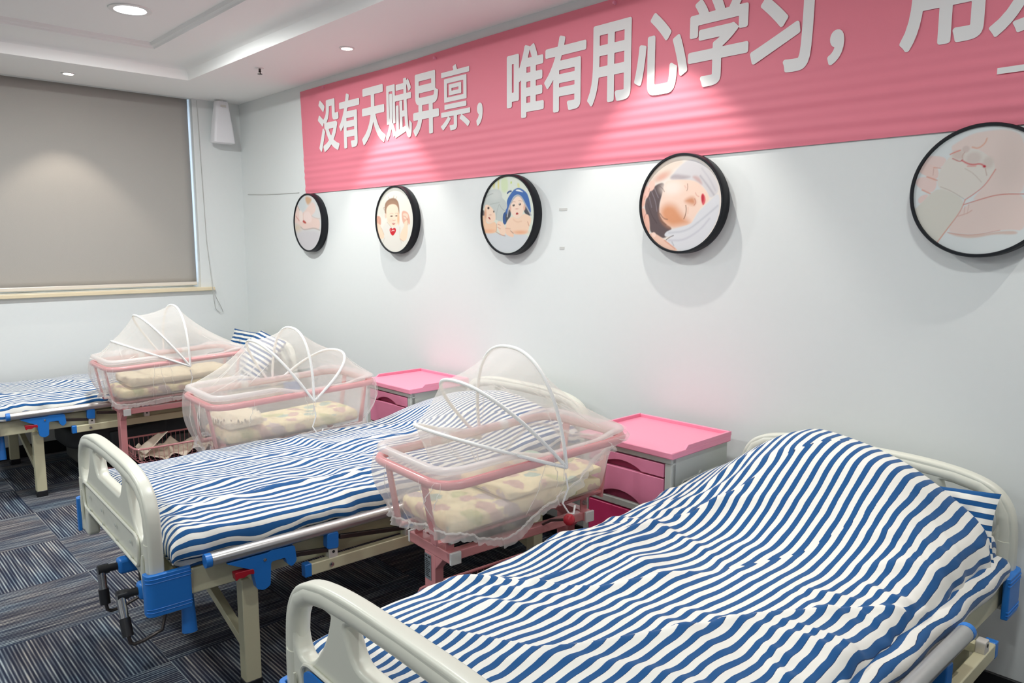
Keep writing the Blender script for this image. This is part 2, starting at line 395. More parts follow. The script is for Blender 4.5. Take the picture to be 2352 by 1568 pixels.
obj('pane', MB().box(-0.188, -0.182, -2.70, -0.415, 1.15, 2.46), gl, win)

# roller blind
bt = thing('roller_blind', 'taupe roller blind pulled down over the window on the left wall', 'blind', (-0.06, -1.55, 1.12))
g = []
for i in range(41):
    y = -1.165 + 2.337 * i / 40; g.append([(0.004 * sin(y * 2.1) + 0.002 * sin(z * 4), y, z) for z in [1.39 * j / 24 for j in range(25)]])
obj('fabric', MB().grid(g), M['blind'], bt, smooth=True, solid=0.0015)
obj('bottom_bar', MB().box(-0.010, 0.014, -1.168, 1.175, -0.004, 0.022), M['alu'], bt, bevel=0.004)
cp_ = [(0.02, -0.335, 2.50)] + [(0.016, -0.335 + 0.028 * t, 2.5 - 1.40 * t) for t in (0.25, 0.5, 0.75)] + [(0.05, -0.30, 1.10), (0.05, -0.275, 1.02), (0.02, -0.225, 0.935), (0.012, -0.21, 0.90), (0.012, -0.235, 0.895), (0.014, -0.27, 0.93), (0.03, -0.285, 1.0), (0.052, -0.30, 1.10)]
tag(obj('blind_cord', MB().tube(cp_, 0.0022, 6), M['wire']), 'thin looped pull cord hanging below the window sill corner', 'cord')
# faint cord stapled on the wall left of the banner
tag(obj('wall_cable', MB().tube([(0.10, -0.004, 1.815), (0.35, -0.004, 1.803), (0.62, -0.004, 1.795), (0.92, -0.004, 1.79)], 0.0022, 6), M['mark']), 'thin white cable clipped to the wall left of the pink banner', 'cable')

# ceiling fittings
def downlight(p, label, r, deep, mt, group=None):
    t = thing('downlight', label, 'light', p, 0, group)
    obj('trim_ring', MB().lathe([(r*0.72, -0.001), (r*0.74, -0.006), (r*0.98, -0.005), (r, 0.0005), (r*0.70, 0.0005)], n=40), M['white'], t, smooth=True)
    obj('lamp', MB().lathe([(0.0001, -0.004 + deep), (r*0.60, -0.004 + deep), (r*0.70, -0.001)], n=32), mt, t, smooth=True)
    return t
SL = ['small recessed spotlight in the soffit above the left end of the pink banner', None, None, 'small recessed spotlight in the soffit above the window blind']
for p, lb in zip(SPOTS, SL):
    downlight(p, lb or 'small recessed spotlight in the soffit, above the photo frame', 0.042, -0.002, M['bulb'], None if lb else 'recessed spotlights out of frame')
for i, p in enumerate(LAMPS):
    downlight(p, 'large round white ceiling lamp glowing in the raised tray ceiling' if i == 0 else 'large round ceiling lamp in the tray, outside the photo frame', 0.105, -0.004, M['disc'], None if i == 0 else 'tray lamps out of frame')
t = thing('sprinkler', 'small metal sprinkler head under the soffit, between spotlight and wall speaker', 'sprinkler', (1.285, -0.435, 2.51))
obj('escutcheon', MB().lathe([(0.0, -0.004), (0.022, -0.004), (0.026, 0.0)], n=20), M['white'], t, smooth=True)
obj('stem', MB().lathe([(0.007, 0.0), (0.007, -0.018), (0.010, -0.02), (0.004, -0.024), (0.004, -0.032)], n=12).obox((-0.011,0,-0.02), (-0.007,0,-0.036), 0.003, 0.004).obox((0.011,0,-0.02), (0.007,0,-0.036), 0.003, 0.004), M['dsteel'], t)
obj('deflector', MB().lathe([(0.0, -0.034), (0.014, -0.034), (0.014, -0.038), (0.0, -0.038)], n=16), M['dsteel'], t)

t = thing('wall_speaker', 'white tapered speaker hanging from the soffit in the room corner', 'speaker', (0.10, -0.185, 2.19))
rw = []
for z, hw, hd in ((0,0.080,0.044),(0.004,0.083,0.047),(0.15,0.066,0.042),(0.30,0.046,0.034),(0.305,0.043,0.031)):
    rw.append([(x, y, z) for x, y in rpoly([(-hd,-hw),(hd,-hw),(hd,hw),(-hd,hw)], 0.02, 4)])
mb = MB().grid(rw, closed_u=True); q = len(rw[0]); mb.f += [tuple(range(q-1,-1,-1)), tuple(range(4*q, 5*q))]
obj('cabinet', mb, M['whitep'], t, smooth=True)
obj('bracket', MB().lathe([(0.016, 0.30), (0.016, 0.313), (0.045, 0.316), (0.045, 0.32)], n=24), M['white'], t, smooth=True)
obj('badge', MB().box(0.040, 0.044, -0.02, 0.02, 0.262, 0.276), M['alu'], t)

# small marks left on the wall
for i, (x, z, wd) in enumerate(((3.415, 1.585, 0.05), (3.42, 1.405, 0.03))):
    tag(obj('tape_scrap', MB().box(x, x + wd, -0.0015, 0, z, z + 0.012), M['mark']), ('longer' if i == 0 else 'shorter lower') + ' scrap of grey tape on the wall right of the two babies picture', 'tape')

# ------------------------------------------------------------------ banner
def bwave(x, z):
    k = max(0.0, min(1.0, (2.06 - z) / 0.06))
    return 0.0016 * k * (sin(z * 150 + 0.7 * sin(x * 1.3) + x * 0.5) * 0.7 + sin(z * 97 + x * 2.2) * 0.5) + 0.0006 * sin(z * 60 + x)
bn = thing('banner', 'long pink cloth banner with white Chinese characters across the wall', 'banner', (1.02, 0, 1.776))
g = []
XS = np.linspace(1.02, 6.9, 110); ZS_ = np.concatenate([np.linspace(1.776, 2.06, 95), np.linspace(2.065, 2.466, 24)])
for x in XS:
    g.append([(x - 1.02 - (0.03 * (z - 1.776) / 0.69 if x < 1.03 else 0), -0.007 - bwave(x, z), z - 1.776 + (0.01 * math.exp(-((x-2.1)/0.5)**2) if z > 2.4 else 0) * -1) for z in ZS_])
obj('cloth', MB().grid(g), M['banner'], bn, smooth=True)
def glyph(mb, P2, F, off, x0, x1, z0, z1):
    """bold printed character: the outline of the plain character grown by off, as flat strips"""
    cnt = {}
    for f in F:
        for i in range(len(f)):
            e = (f[i], f[(i+1) % len(f)]); key = (min(e), max(e)); cnt[key] = cnt.get(key, 0) + 1
    E = [k for k, v in cnt.items() if v == 1]
    st = 0.0022; nx = int((x1-x0)/st) + 3; nz = int((z1-z0)/st) + 3
    gx = x0 - st + st*np.arange(nx); gz = z0 - st + st*np.arange(nz); GX, GZ = np.meshgrid(gx, gz)
    D = np.full(GX.shape, 1e9); ins = np.zeros(GX.shape, bool)
    for a, b in E:
        ax, az = P2[a]; bx, bz = P2[b]; ex, ez = bx-ax, bz-az; L = max(ex*ex+ez*ez, 1e-14)
        t = np.clip(((GX-ax)*ex+(GZ-az)*ez)/L, 0, 1); D = np.minimum(D, np.hypot(GX-ax-t*ex, GZ-az-t*ez))
        if bz != az:
            c = (az > GZ) != (bz > GZ); ins ^= c & (GX < ex*(GZ-az)/ez + ax)
    S = np.where(ins, D, -D) + off                                     # > 0 inside
    for j in range(nz - 1):
        run = None
        for i in range(nx - 1):
            c = (S[j,i], S[j,i+1], S[j+1,i+1], S[j+1,i]); full = min(c) > 0
            if full:
                if run is None: run = i
            if (not full or i == nx - 2) and run is not None:
                e_ = i if not full else i + 1
                mb.add([(gx[run]-1.02, -0.0105, gz[j]-1.776), (gx[e_]-1.02, -0.0105, gz[j]-1.776), (gx[e_]-1.02, -0.0105, gz[j+1]-1.776), (gx[run]-1.02, -0.0105, gz[j+1]-1.776)], [(0,1,2,3)]); run = None
            if not full and max(c) > 0:
                q = [(gx[i],gz[j]), (gx[i+1],gz[j]), (gx[i+1],gz[j+1]), (gx[i],gz[j+1])]; poly = []
                for k in range(4):
                    s0, s1 = c[k], c[(k+1)%4]
                    if s0 > 0: poly.append(q[k])
                    if (s0 > 0) != (s1 > 0):
                        t = s0/(s0-s1); poly.append((q[k][0]+t*(q[(k+1)%4][0]-q[k][0]), q[k][1]+t*(q[(k+1)%4][1]-q[k][1])))
                if len(poly) > 2: mb.add([(x-1.02, -0.0105, z-1.776) for x, z in poly], [tuple(range(len(poly)))])
CH = [('没',1.226,1.490),('有',1.492,1.735),('天',1.757,2.012),('赋',2.016,2.277),('异',2.290,2.526),('禀',2.541,2.787),('，',2.836,2.886),
      ('唯',3.066,3.320),('有',3.322,3.580),('用',3.588,3.828),('心',3.846,4.106),('学',4.108,4.368),('习',4.376,4.614),('，',4.667,4.722),
      ('用',4.900,5.136),('爱',5.150,5.415),('护',5.425,5.69),('理',5.70,5.95)]
lt = MB()
for ch, x0, x1 in CH:
    cu = bpy.data.curves.new('t', 'FONT'); cu.body = ch; cu.size = 1.0; cu.fill_mode = 'FRONT'; cu.resolution_u = 5
    o = bpy.data.objects.new('t', cu); COL.objects.link(o)
    me = bpy.data.meshes.new_from_object(o.evaluated_get(bpy.context.evaluated_depsgraph_get()))
    V = np.array([v.co[:] for v in me.vertices]); F = [tuple(p.vertices) for p in me.polygons]
    bpy.data.objects.remove(o); bpy.data.curves.remove(cu); bpy.data.meshes.remove(me)
    if len(V) == 0: continue
    lo, hi = V.min(0), V.max(0); z0, z1 = (2.036, 2.150) if ch == '，' else (2.036, 2.372)
    if ch == '心': z1 = 2.36
    off = 0.0036 if ch == '禀' else 0.0058 if ch in '赋爱' else 0.0088
    P2 = np.stack([x0 + off + (V[:,0]-lo[0])/(hi[0]-lo[0])*(x1-x0-2*off), z0 + off + (V[:,1]-lo[1])/(hi[1]-lo[1])*(z1-z0-2*off)], 1)
    glyph(lt, P2, F, off, x0, x1, z0, z1)
lt.add([(5.181-1.02, -0.0125, 1.927-1.776), (5.60-1.02, -0.0125, 1.927-1.776), (5.60-1.02, -0.0125, 1.945-1.776), (5.181-1.02, -0.0125, 1.945-1.776)], [(0,1,2,3)])
obj('lettering', lt, M['letter'], bn, fix=False)
for i, (x, z) in enumerate(((1.314,2.449),(2.498,2.432),(3.736,2.446))):
    t = tag(obj('push_pin', MB().lathe([(0.0,0.016),(0.006,0.014),(0.0075,0.010),(0.004,0.006),(0.008,0.001),(0.008,0.0)], (x, -0.007, z), 12, 'y'), M['pinktop'], smooth=True),
        ['push pin in the top left corner of the pink banner', 'push pin in the banner top edge above the comma', 'push pin in the banner top edge near the top of the photo'][i], 'pin')

# ------------------------------------------------------------------ framed round pictures
def paint(V, layers, base):
    col = np.tile(np.array(base, float), (len(V), 1)); 
    for ly in layers:
        kind, pts, c, soft = ly[0], np.array(ly[1], float), np.array(ly[2], float), ly[3]
        op = ly[4] if len(ly) > 4 else 1.0
        if kind == 'e':                       # ellipse: cx, cy, rx, ry, angle
            cx, cy, rx, ry, an = pts; d = V - (cx, cy); ca, sa = cos(R(an)), sin(R(an))
            u = (d[:,0]*ca + d[:,1]*sa)/rx; v = (-d[:,0]*sa + d[:,1]*ca)/ry
            sd = (1 - np.sqrt(u*u + v*v)) * min(rx, ry)
        else:
            closed = kind == 'p'
            if closed and len(pts) > 3 or kind == 'l' and len(pts) > 2:      # smooth by two rounds of corner cutting
                for _ in range(2):
                    nx = np.roll(pts, -1, 0) if closed else pts[1:]; a = pts if closed else pts[:-1]
                    q = np.empty((2*len(a), 2)); q[0::2] = a*0.75 + nx*0.25; q[1::2] = a*0.25 + nx*0.75
                    pts = q if closed else np.vstack([pts[:1], q, pts[-1:]])
            A = pts if closed else pts[:-1]; B = np.roll(pts, -1, 0) if closed else pts[1:]
            dist = np.full(len(V), 1e9); ins = np.zeros(len(V), bool)
            for a, b in zip(A, B):
                e = b - a; L = max(1e-12, e @ e); tt = np.clip(((V - a) @ e)/L, 0, 1)
                dist = np.minimum(dist, np.hypot(*(V - a - tt[:,None]*e).T))
                if closed:
                    cr = (a[1] > V[:,1]) != (b[1] > V[:,1])
                    if abs(b[1]-a[1]) > 1e-12: ins ^= cr & (V[:,0] < (b[0]-a[0])*(V[:,1]-a[1])/(b[1]-a[1]) + a[0])
            sd = np.where(ins, dist, -dist) if closed else ly[5] - dist
        al = np.clip(sd/max(soft, 1e-4)*0.5 + 0.5, 0, 1); al = al*al*(3-2*al)*op
        col = col*(1-al[:,None]) + c*al[:,None]
    return col
def s2l(c):
    c = np.array(c, float)/255.0
    return np.where(c <= 0.04045, c/12.92, ((c+0.055)/1.055)**2.4)
ART = {}
#ART-BEGIN
ART[0] = ((208, 207, 206), [
  ('p',[(-147.6,138.3),(-88.8,181.6),(-25.9,186.3),(-28.6,148.8),(-8.6,102.9),(-65.4,70.7),(-110.7,98.7)],(196,201,203),16.2),
  ('p',[(-186.9,-61.4),(-66.2,-49.4),(154.5,-54.1),(146.2,-124.6),(56.4,-177.2),(-37.0,-189.2),(-129.7,-158.7)],(199,195,198),21.5),
  ('e',[-152.3,-30.8,53.8,26.4,0],(206,190,172),21.5),
  ('p',[(-0.9,102.6),(63.0,145.1),(113.5,113.5),(103.1,69.4),(48.9,48.6),(55.4,33.5),(163.1,23.4),(154.7,-50.4),(81.1,-34.4),(-11.0,-40.6),(-65.8,-43.6),(-126.3,-4.3),(-218.5,5.2),(-213.4,71.1),(-164.2,131.2),(-118.9,95.2),(-114.6,45.3),(-81.3,67.3),(-57.6,70.4)],(224,198,189),8.6),
  ('p',[(-30.9,171.5),(-3.1,181.5),(64.0,159.9),(47.4,138.3),(7.8,117.4),(-21.4,141.0)],(198,160,128),11.9),
  ('p',[(-119.4,87.6),(-80.2,82.5),(-67.3,44.1),(-69.5,13.7),(-101.9,2.9),(-123.7,30.2)],(229,213,206),6.5),
  ('p',[(-57.6,70.4),(12.8,79.6),(48.9,48.6),(53.4,3.5),(-8.3,-2.8),(-61.1,21.1)],(229,207,201),7.5),
  ('l',[(-61.5,70.6),(-67.3,44.1),(-65.3,17.4)],(205,170,160),5.4,0.8,1.62),
  ('p',[(-81.7,8.2),(-61.0,23.0),(-19.8,-0.6),(-39.7,-6.7)],(178,66,58),5.4),
  ('l',[(-170.3,50.6),(-143.7,30.7),(-124.7,16.8)],(190,105,98),5.4,0.9,2.69),
  ('l',[(-156.0,132.9),(-133.6,111.0),(-115.2,91.2)],(168,138,118),5.4,0.9,2.69),
  ('l',[(-104.1,-27.7),(-66.1,-47.4),(4.3,-42.7),(81.0,-36.3),(154.6,-52.2)],(155,128,118),6.5,0.8,2.69),
  ('l',[(48.7,46.7),(100.4,28.6),(163.1,23.4)],(200,175,165),5.4,0.8,2.15)])
ART[1] = ((223, 221, 212), [
  ('p',[(-201.0,70.3),(-142.0,134.0),(-85.5,165.7),(-82.8,73.3),(-116.1,5.3),(-164.7,34.3)],(214,212,202),26.9),
  ('p',[(-99.9,25.6),(-102.1,80.8),(-88.9,107.8),(-50.6,125.0),(-2.6,129.7),(33.4,113.0),(47.7,85.6),(50.0,31.8),(35.1,22.1),(-5.4,50.3)],(150,118,98),4.5),
  ('l',[(-50.6,125.0),(-62.3,135.7)],(170,140,120),3.6,0.8,1.8),
  ('l',[(-8.6,128.3),(-2.3,139.8)],(170,140,120),3.6,0.8,2.24),
  ('l',[(14.9,122.2),(27.0,133.4)],(170,140,120),3.6,0.7,1.8),
  ('l',[(-98.1,73.8),(-116.4,76.1),(-104.7,60.2)],(160,130,110),3.6,0.8,1.8),
  ('e',[-91.9,25.4,10.7,14.3,0],(230,195,176),3.6),
  ('p',[(-84.6,25.2),(-86.1,66.5),(-64.0,89.7),(-15.7,96.4),(28.4,86.3),(41.8,48.9),(47.5,8.3),(27.5,-28.5),(-8.6,-43.1),(-44.3,-34.0),(-76.6,-5.9)],(238,212,190),4.5),
  ('p',[(-89.2,66.6),(-81.8,100.6),(-27.0,115.5),(26.0,103.2),(45.2,62.2),(19.6,86.7),(-15.7,94.7),(-58.0,89.5)],(160,126,104),5.4),
  ('e',[38.0,5.1,10.7,32.3,0],(226,178,142),8.1),
  ('e',[-43.2,-3.2,23.7,11.9,0],(238,200,180),13.5),
  ('e',[-31.4,22.8,13.1,3.7,0],(56,42,38),2.7),
  ('e',[17.4,23.2,10.7,3.4,0],(56,42,38),2.7),
  ('l',[(-49.0,35.9),(-29.6,40.2),(-13.0,36.3)],(190,160,140),2.7,0.8,1.35),
  ('l',[(6.1,37.8),(23.9,39.3),(35.5,34.9)],(190,160,140),2.7,0.8,1.35),
  ('l',[(-20.3,-1.0),(-7.3,-5.4),(8.3,-0.9)],(204,150,130),2.7,0.9,1.8),
  ('p',[(-34.0,-16.4),(9.0,-15.2),(-0.9,-27.3),(-23.0,-26.9)],(178,84,78),2.7),
  ('l',[(-25.7,-18.6),(1.8,-17.8)],(235,225,215),1.8,0.9,1.8),
  ('p',[(-79.8,-9.3),(-32.6,-44.5),(-8.8,-48.3),(39.4,-25.3),(67.6,-56.1),(48.7,-99.9),(71.0,-133.9),(63.8,-178.0),(-25.6,-188.2),(-109.6,-151.1),(-127.3,-126.7),(-136.8,-49.9),(-104.7,-19.2)],(221,217,209),5.4),
  ('l',[(-79.9,-11.0),(-32.6,-43.8)],(190,170,150),2.7,0.8,1.8),
  ('l',[(50.6,-42.4),(45.8,-99.9),(65.2,-133.9)],(200,190,178),5.4,0.8,2.24),
  ('l',[(-107.9,-105.8),(-127.4,-130.2)],(200,190,178),5.4,0.8,2.24),
  ('p',[(-186.4,-7.1),(-154.4,-21.7),(-136.8,-49.9),(-112.1,-84.9),(-112.9,-105.8),(-142.3,-113.3),(-170.0,-98.5),(-184.3,-63.2)],(236,206,182),3.6),
  ('p',[(-215.0,7.6),(-190.1,28.0),(-152.4,27.0),(-140.8,5.9),(-142.2,-28.9),(-166.9,-21.5),(-185.3,-10.6),(-195.8,-80.7),(-209.1,-48.8)],(216,166,146),3.6),
  ('l',[(-190.2,-7.0),(-196.7,-56.0),(-188.3,-84.3)],(150,90,75),2.7,0.8,1.8),
  ('l',[(-165.1,23.9),(-185.2,-7.1)],(190,130,112),2.7,0.9,1.8),
  ('l',[(-153.0,13.1),(-155.6,-21.7)],(180,110,95),2.7,0.9,1.8),
  ('p',[(95.6,3.8),(129.9,3.0),(131.2,-50.3),(117.9,-113.8),(88.7,-126.5),(47.1,-111.8),(52.2,-83.0),(79.4,-52.9),(97.4,-29.7)],(238,209,184),3.6),
  ('p',[(70.7,41.3),(88.4,52.4),(133.9,41.1),(154.2,-0.9),(149.9,-34.0),(132.1,-20.4),(129.8,-0.3),(95.1,-12.9),(94.5,-31.3),(75.0,-5.8)],(218,170,150),3.6),
  ('p',[(83.4,37.6),(133.7,32.8),(132.8,2.9),(98.4,0.4),(85.0,17.4)],(236,203,184),3.6),
  ('l',[(87.5,20.7),(110.3,16.8),(121.4,3.2)],(190,130,112),2.7,0.9,1.8),
  ('l',[(129.9,3.0),(131.8,-30.3)],(180,100,80),2.7,0.8,2.24),
  ('l',[(-139.7,-46.3),(-113.3,-84.9)],(190,150,125),3.6,0.7,1.8),
  ('l',[(48.4,-110.1),(82.9,-125.4)],(190,150,125),3.6,0.7,1.8),
  ('p',[(-56.1,-59.6),(-49.5,-45.9),(-27.9,-47.3),(-22.1,-54.2),(-11.0,-44.8),(10.3,-49.2),(12.1,-65.6),(-4.0,-82.5),(-22.3,-94.6),(-44.2,-82.1)],(196,22,40),2.2),
  ('l',[(-42.6,-53.9),(-43.0,-64.9),(-33.9,-65.0)],(250,235,235),1.3,1,1.08),
  ('l',[(-28.9,-59.6),(-24.1,-59.7),(-24.3,-64.5),(-29.7,-64.4),(-28.9,-59.6)],(250,235,235),1.3,1,0.99),
  ('l',[(-20.5,-59.0),(-17.7,-64.5),(-13.9,-58.4)],(250,235,235),1.3,1,0.99),
  ('l',[(-11.6,-62.2),(-5.0,-61.3),(-8.5,-58.5),(-12.2,-61.9),(-5.2,-65.0)],(250,235,235),1.3,1,0.99)])
ART[2] = ((213, 219, 206), [
  ('p',[(-107.4,169.6),(-92.2,171.5),(-92.3,134.1),(-105.4,131.9)],(214,210,140),4.9),
  ('p',[(-72.6,176.1),(-59.7,175.4),(-59.8,126.7),(-72.8,127.3)],(214,208,140),4.9),
  ('p',[(-51.1,183.4),(3.9,181.4),(3.9,112.1),(-42.7,108.6)],(204,217,180),8.3),
  ('p',[(20.7,162.1),(31.5,162.9),(31.5,151.6),(20.7,150.8)],(190,210,110),3.5),
  ('p',[(68.2,152.3),(82.4,151.5),(88.6,128.9),(72.3,128.3)],(214,214,150),4.9),
  ('p',[(-202.8,-79.8),(-95.3,-86.9),(-8.9,-96.4),(151.8,-93.6),(131.9,-134.2),(87.3,-171.1),(-0.5,-190.4),(-82.5,-176.5),(-153.3,-133.8)],(204,207,210),4.9),
  ('p',[(-206.6,27.6),(-174.8,32.5),(-166.0,-0.3),(-205.9,-2.2)],(104,98,98),4.2),
  ('p',[(-205.9,-2.2),(-170.5,4.3),(-161.7,-32.9),(-134.9,-42.2),(-95.1,-28.4),(-79.9,-46.2),(-80.0,-78.3),(-104.1,-89.1),(-175.6,-88.4),(-195.8,-56.0)],(236,196,165),3.1),
  ('e',[-135.1,-77.6,38.0,8.6,0],(230,175,140),9.0),
  ('p',[(-201.1,24.4),(-179.1,68.0),(-165.3,105.6),(-134.0,127.5),(-90.1,132.5),(-55.6,125.0),(-39.3,102.7),(-40.6,85.6),(-15.1,70.2),(0.9,43.9),(-6.7,21.3),(-25.8,15.6),(-36.5,2.1),(-34.4,-29.7),(-60.3,-34.9),(-73.3,-23.0),(-86.3,-22.7),(-86.3,0.6),(-103.7,27.3),(-125.6,45.5),(-161.2,58.5),(-174.7,41.3)],(190,196,192),3.1),
  ('e',[-90.2,102.2,42.2,25.8,0],(202,206,201),17.4),
  ('l',[(-160.9,93.7),(-138.6,104.4),(-107.7,110.3)],(150,155,150),2.8,0.8,1.74),
  ('l',[(-130.0,57.3),(-86.0,61.5),(-60.0,63.4)],(160,166,162),2.8,0.8,1.39),
  ('l',[(-60.0,54.8),(-42.9,34.0),(-21.5,21.8)],(158,164,160),2.8,0.9,1.74),
  ('l',[(-64.4,52.0),(-81.9,9.2),(-84.1,-19.9)],(160,166,162),2.8,0.8,1.74),
  ('p',[(-170.2,53.0),(-152.2,57.6),(-125.6,47.0),(-102.8,27.2),(-87.6,0.6),(-89.8,-22.7),(-112.7,-37.4),(-143.8,-36.8),(-162.5,-21.0),(-171.3,14.7)],(238,207,184),2.8),
  ('e',[-165.1,8.6,8.4,25.8,0],(214,160,130),7.0),
  ('e',[-142.1,38.7,7.6,6.3,0],(62,46,42),2.1),
  ('e',[-101.5,19.9,4.2,5.2,0],(62,46,42),2.1),
  ('p',[(-146.8,-8.1),(-134.7,-4.9),(-124.2,-19.5),(-132.6,-19.3)],(152,52,52),1.7),
  ('e',[-128.0,4.0,8.4,2.3,0],(214,165,146),2.8),
  ('p',[(-34.4,10.7),(20.7,34.7),(26.9,-5.3),(-0.4,-24.7),(-15.3,-48.8),(-34.5,-41.2)],(72,76,86),2.8),
  ('p',[(119.2,48.1),(160.1,5.1),(160.2,-11.6),(113.3,6.4)],(72,72,80),2.8),
  ('p',[(-7.9,69.9),(20.7,102.8),(49.7,125.3),(86.6,129.8),(123.0,111.3),(143.0,94.3),(160.7,43.8),(166.1,2.1),(141.3,16.7),(119.1,56.5),(98.8,88.0),(70.3,99.0),(41.5,87.7),(20.7,57.4),(3.9,23.9),(-3.8,-3.1),(-17.3,21.7),(-0.3,38.3)],(62,104,168),2.8),
  ('p',[(-33.5,10.7),(-8.0,15.6),(-17.3,-7.0),(-8.0,-41.7),(-21.6,-47.8),(-35.3,-35.4)],(52,86,140),2.8),
  ('p',[(51.8,117.6),(78.4,123.0),(117.0,104.4),(86.6,110.3)],(226,229,231),2.8),
  ('l',[(-0.3,106.6),(10.2,114.0),(25.7,115.0)],(60,85,130),2.1,1,4.52),
  ('p',[(19.8,43.3),(33.2,71.1),(62.1,92.4),(90.7,88.3),(111.9,62.3),(118.0,34.2),(108.0,1.0),(91.0,-10.4),(66.4,-18.2),(41.5,-9.1),(24.9,11.8)],(240,212,193),2.8),
  ('l',[(-2.1,-7.4),(8.1,35.1),(41.5,79.8),(70.3,94.8),(98.8,85.2),(131.2,39.3),(164.1,-4.8)],(172,174,180),2.1,1,3.82),
  ('e',[119.2,34.2,6.8,14.9,0],(226,178,155),2.8),
  ('e',[20.7,31.9,5.1,14.3,0],(220,170,150),3.5),
  ('e',[43.6,46.1,8.0,5.4,0],(72,58,52),2.1),
  ('e',[87.6,49.3,8.0,5.4,0],(72,58,52),2.1),
  ('e',[41.5,48.2,2.1,1.4,0],(240,240,240),1.0),
  ('e',[85.5,51.3,2.1,1.4,0],(240,240,240),1.0),
  ('l',[(30.7,59.3),(43.6,65.0),(56.4,61.1)],(196,162,142),2.1,0.9,1.39),
  ('l',[(78.5,66.4),(90.8,67.6),(103.8,62.6)],(196,162,142),2.1,0.9,1.39),
  ('e',[66.3,28.1,10.1,2.6,0],(214,160,144),2.8),
  ('p',[(55.2,0.2),(66.3,12.9),(78.7,5.7),(75.4,-0.4)],(166,50,50),1.7),
  ('p',[(-0.4,-27.5),(33.2,-5.5),(66.4,-20.5),(95.0,-9.9),(115.3,6.4),(165.3,-11.7),(165.5,-39.5),(152.4,-55.9),(148.5,-75.4),(131.8,-94.3),(91.2,-96.7),(49.9,-94.6),(24.9,-76.7),(20.7,-65.1),(-0.4,-64.8),(-17.4,-58.8)],(238,205,180),2.8),
  ('l',[(41.6,-22.7),(66.4,-37.5),(99.2,-32.5)],(222,180,152),4.9,0.8,2.09),
  ('e',[91.2,-86.0,46.4,8.6,0],(228,170,135),8.3),
  ('l',[(141.6,-36.2),(151.6,-55.9)],(180,110,80),2.8,0.8,1.74),
  ('p',[(-17.4,-58.8),(20.7,-65.1),(25.7,-82.4),(46.6,-96.9),(41.6,-111.7),(16.5,-105.8),(-17.4,-93.5)],(236,199,174),2.4),
  ('p',[(-79.8,-34.5),(-60.3,-26.2),(-34.4,-35.4),(-16.5,-58.8),(-16.6,-99.2),(-43.2,-102.5),(-56.1,-87.3),(-73.4,-63.8)],(238,207,184),2.4),
  ('l',[(-71.2,-43.4),(-51.7,-49.6)],(200,140,118),1.7,0.9,1.39),
  ('l',[(-73.4,-59.4),(-51.7,-67.0)],(200,140,118),1.7,0.9,1.39),
  ('l',[(-86.5,-81.1),(-51.8,-96.6),(-17.4,-102.7)],(168,92,64),2.8,0.7,1.74),
  ('l',[(21.5,-78.0),(41.6,-90.6)],(150,74,54),2.4,0.8,1.74),
  ('l',[(-79.9,-43.3),(-81.3,-75.3)],(190,120,90),2.8,0.7,1.74),
  ('l',[(-15.3,-64.6),(20.7,-68.0)],(210,160,135),2.8,0.8,1.74)])
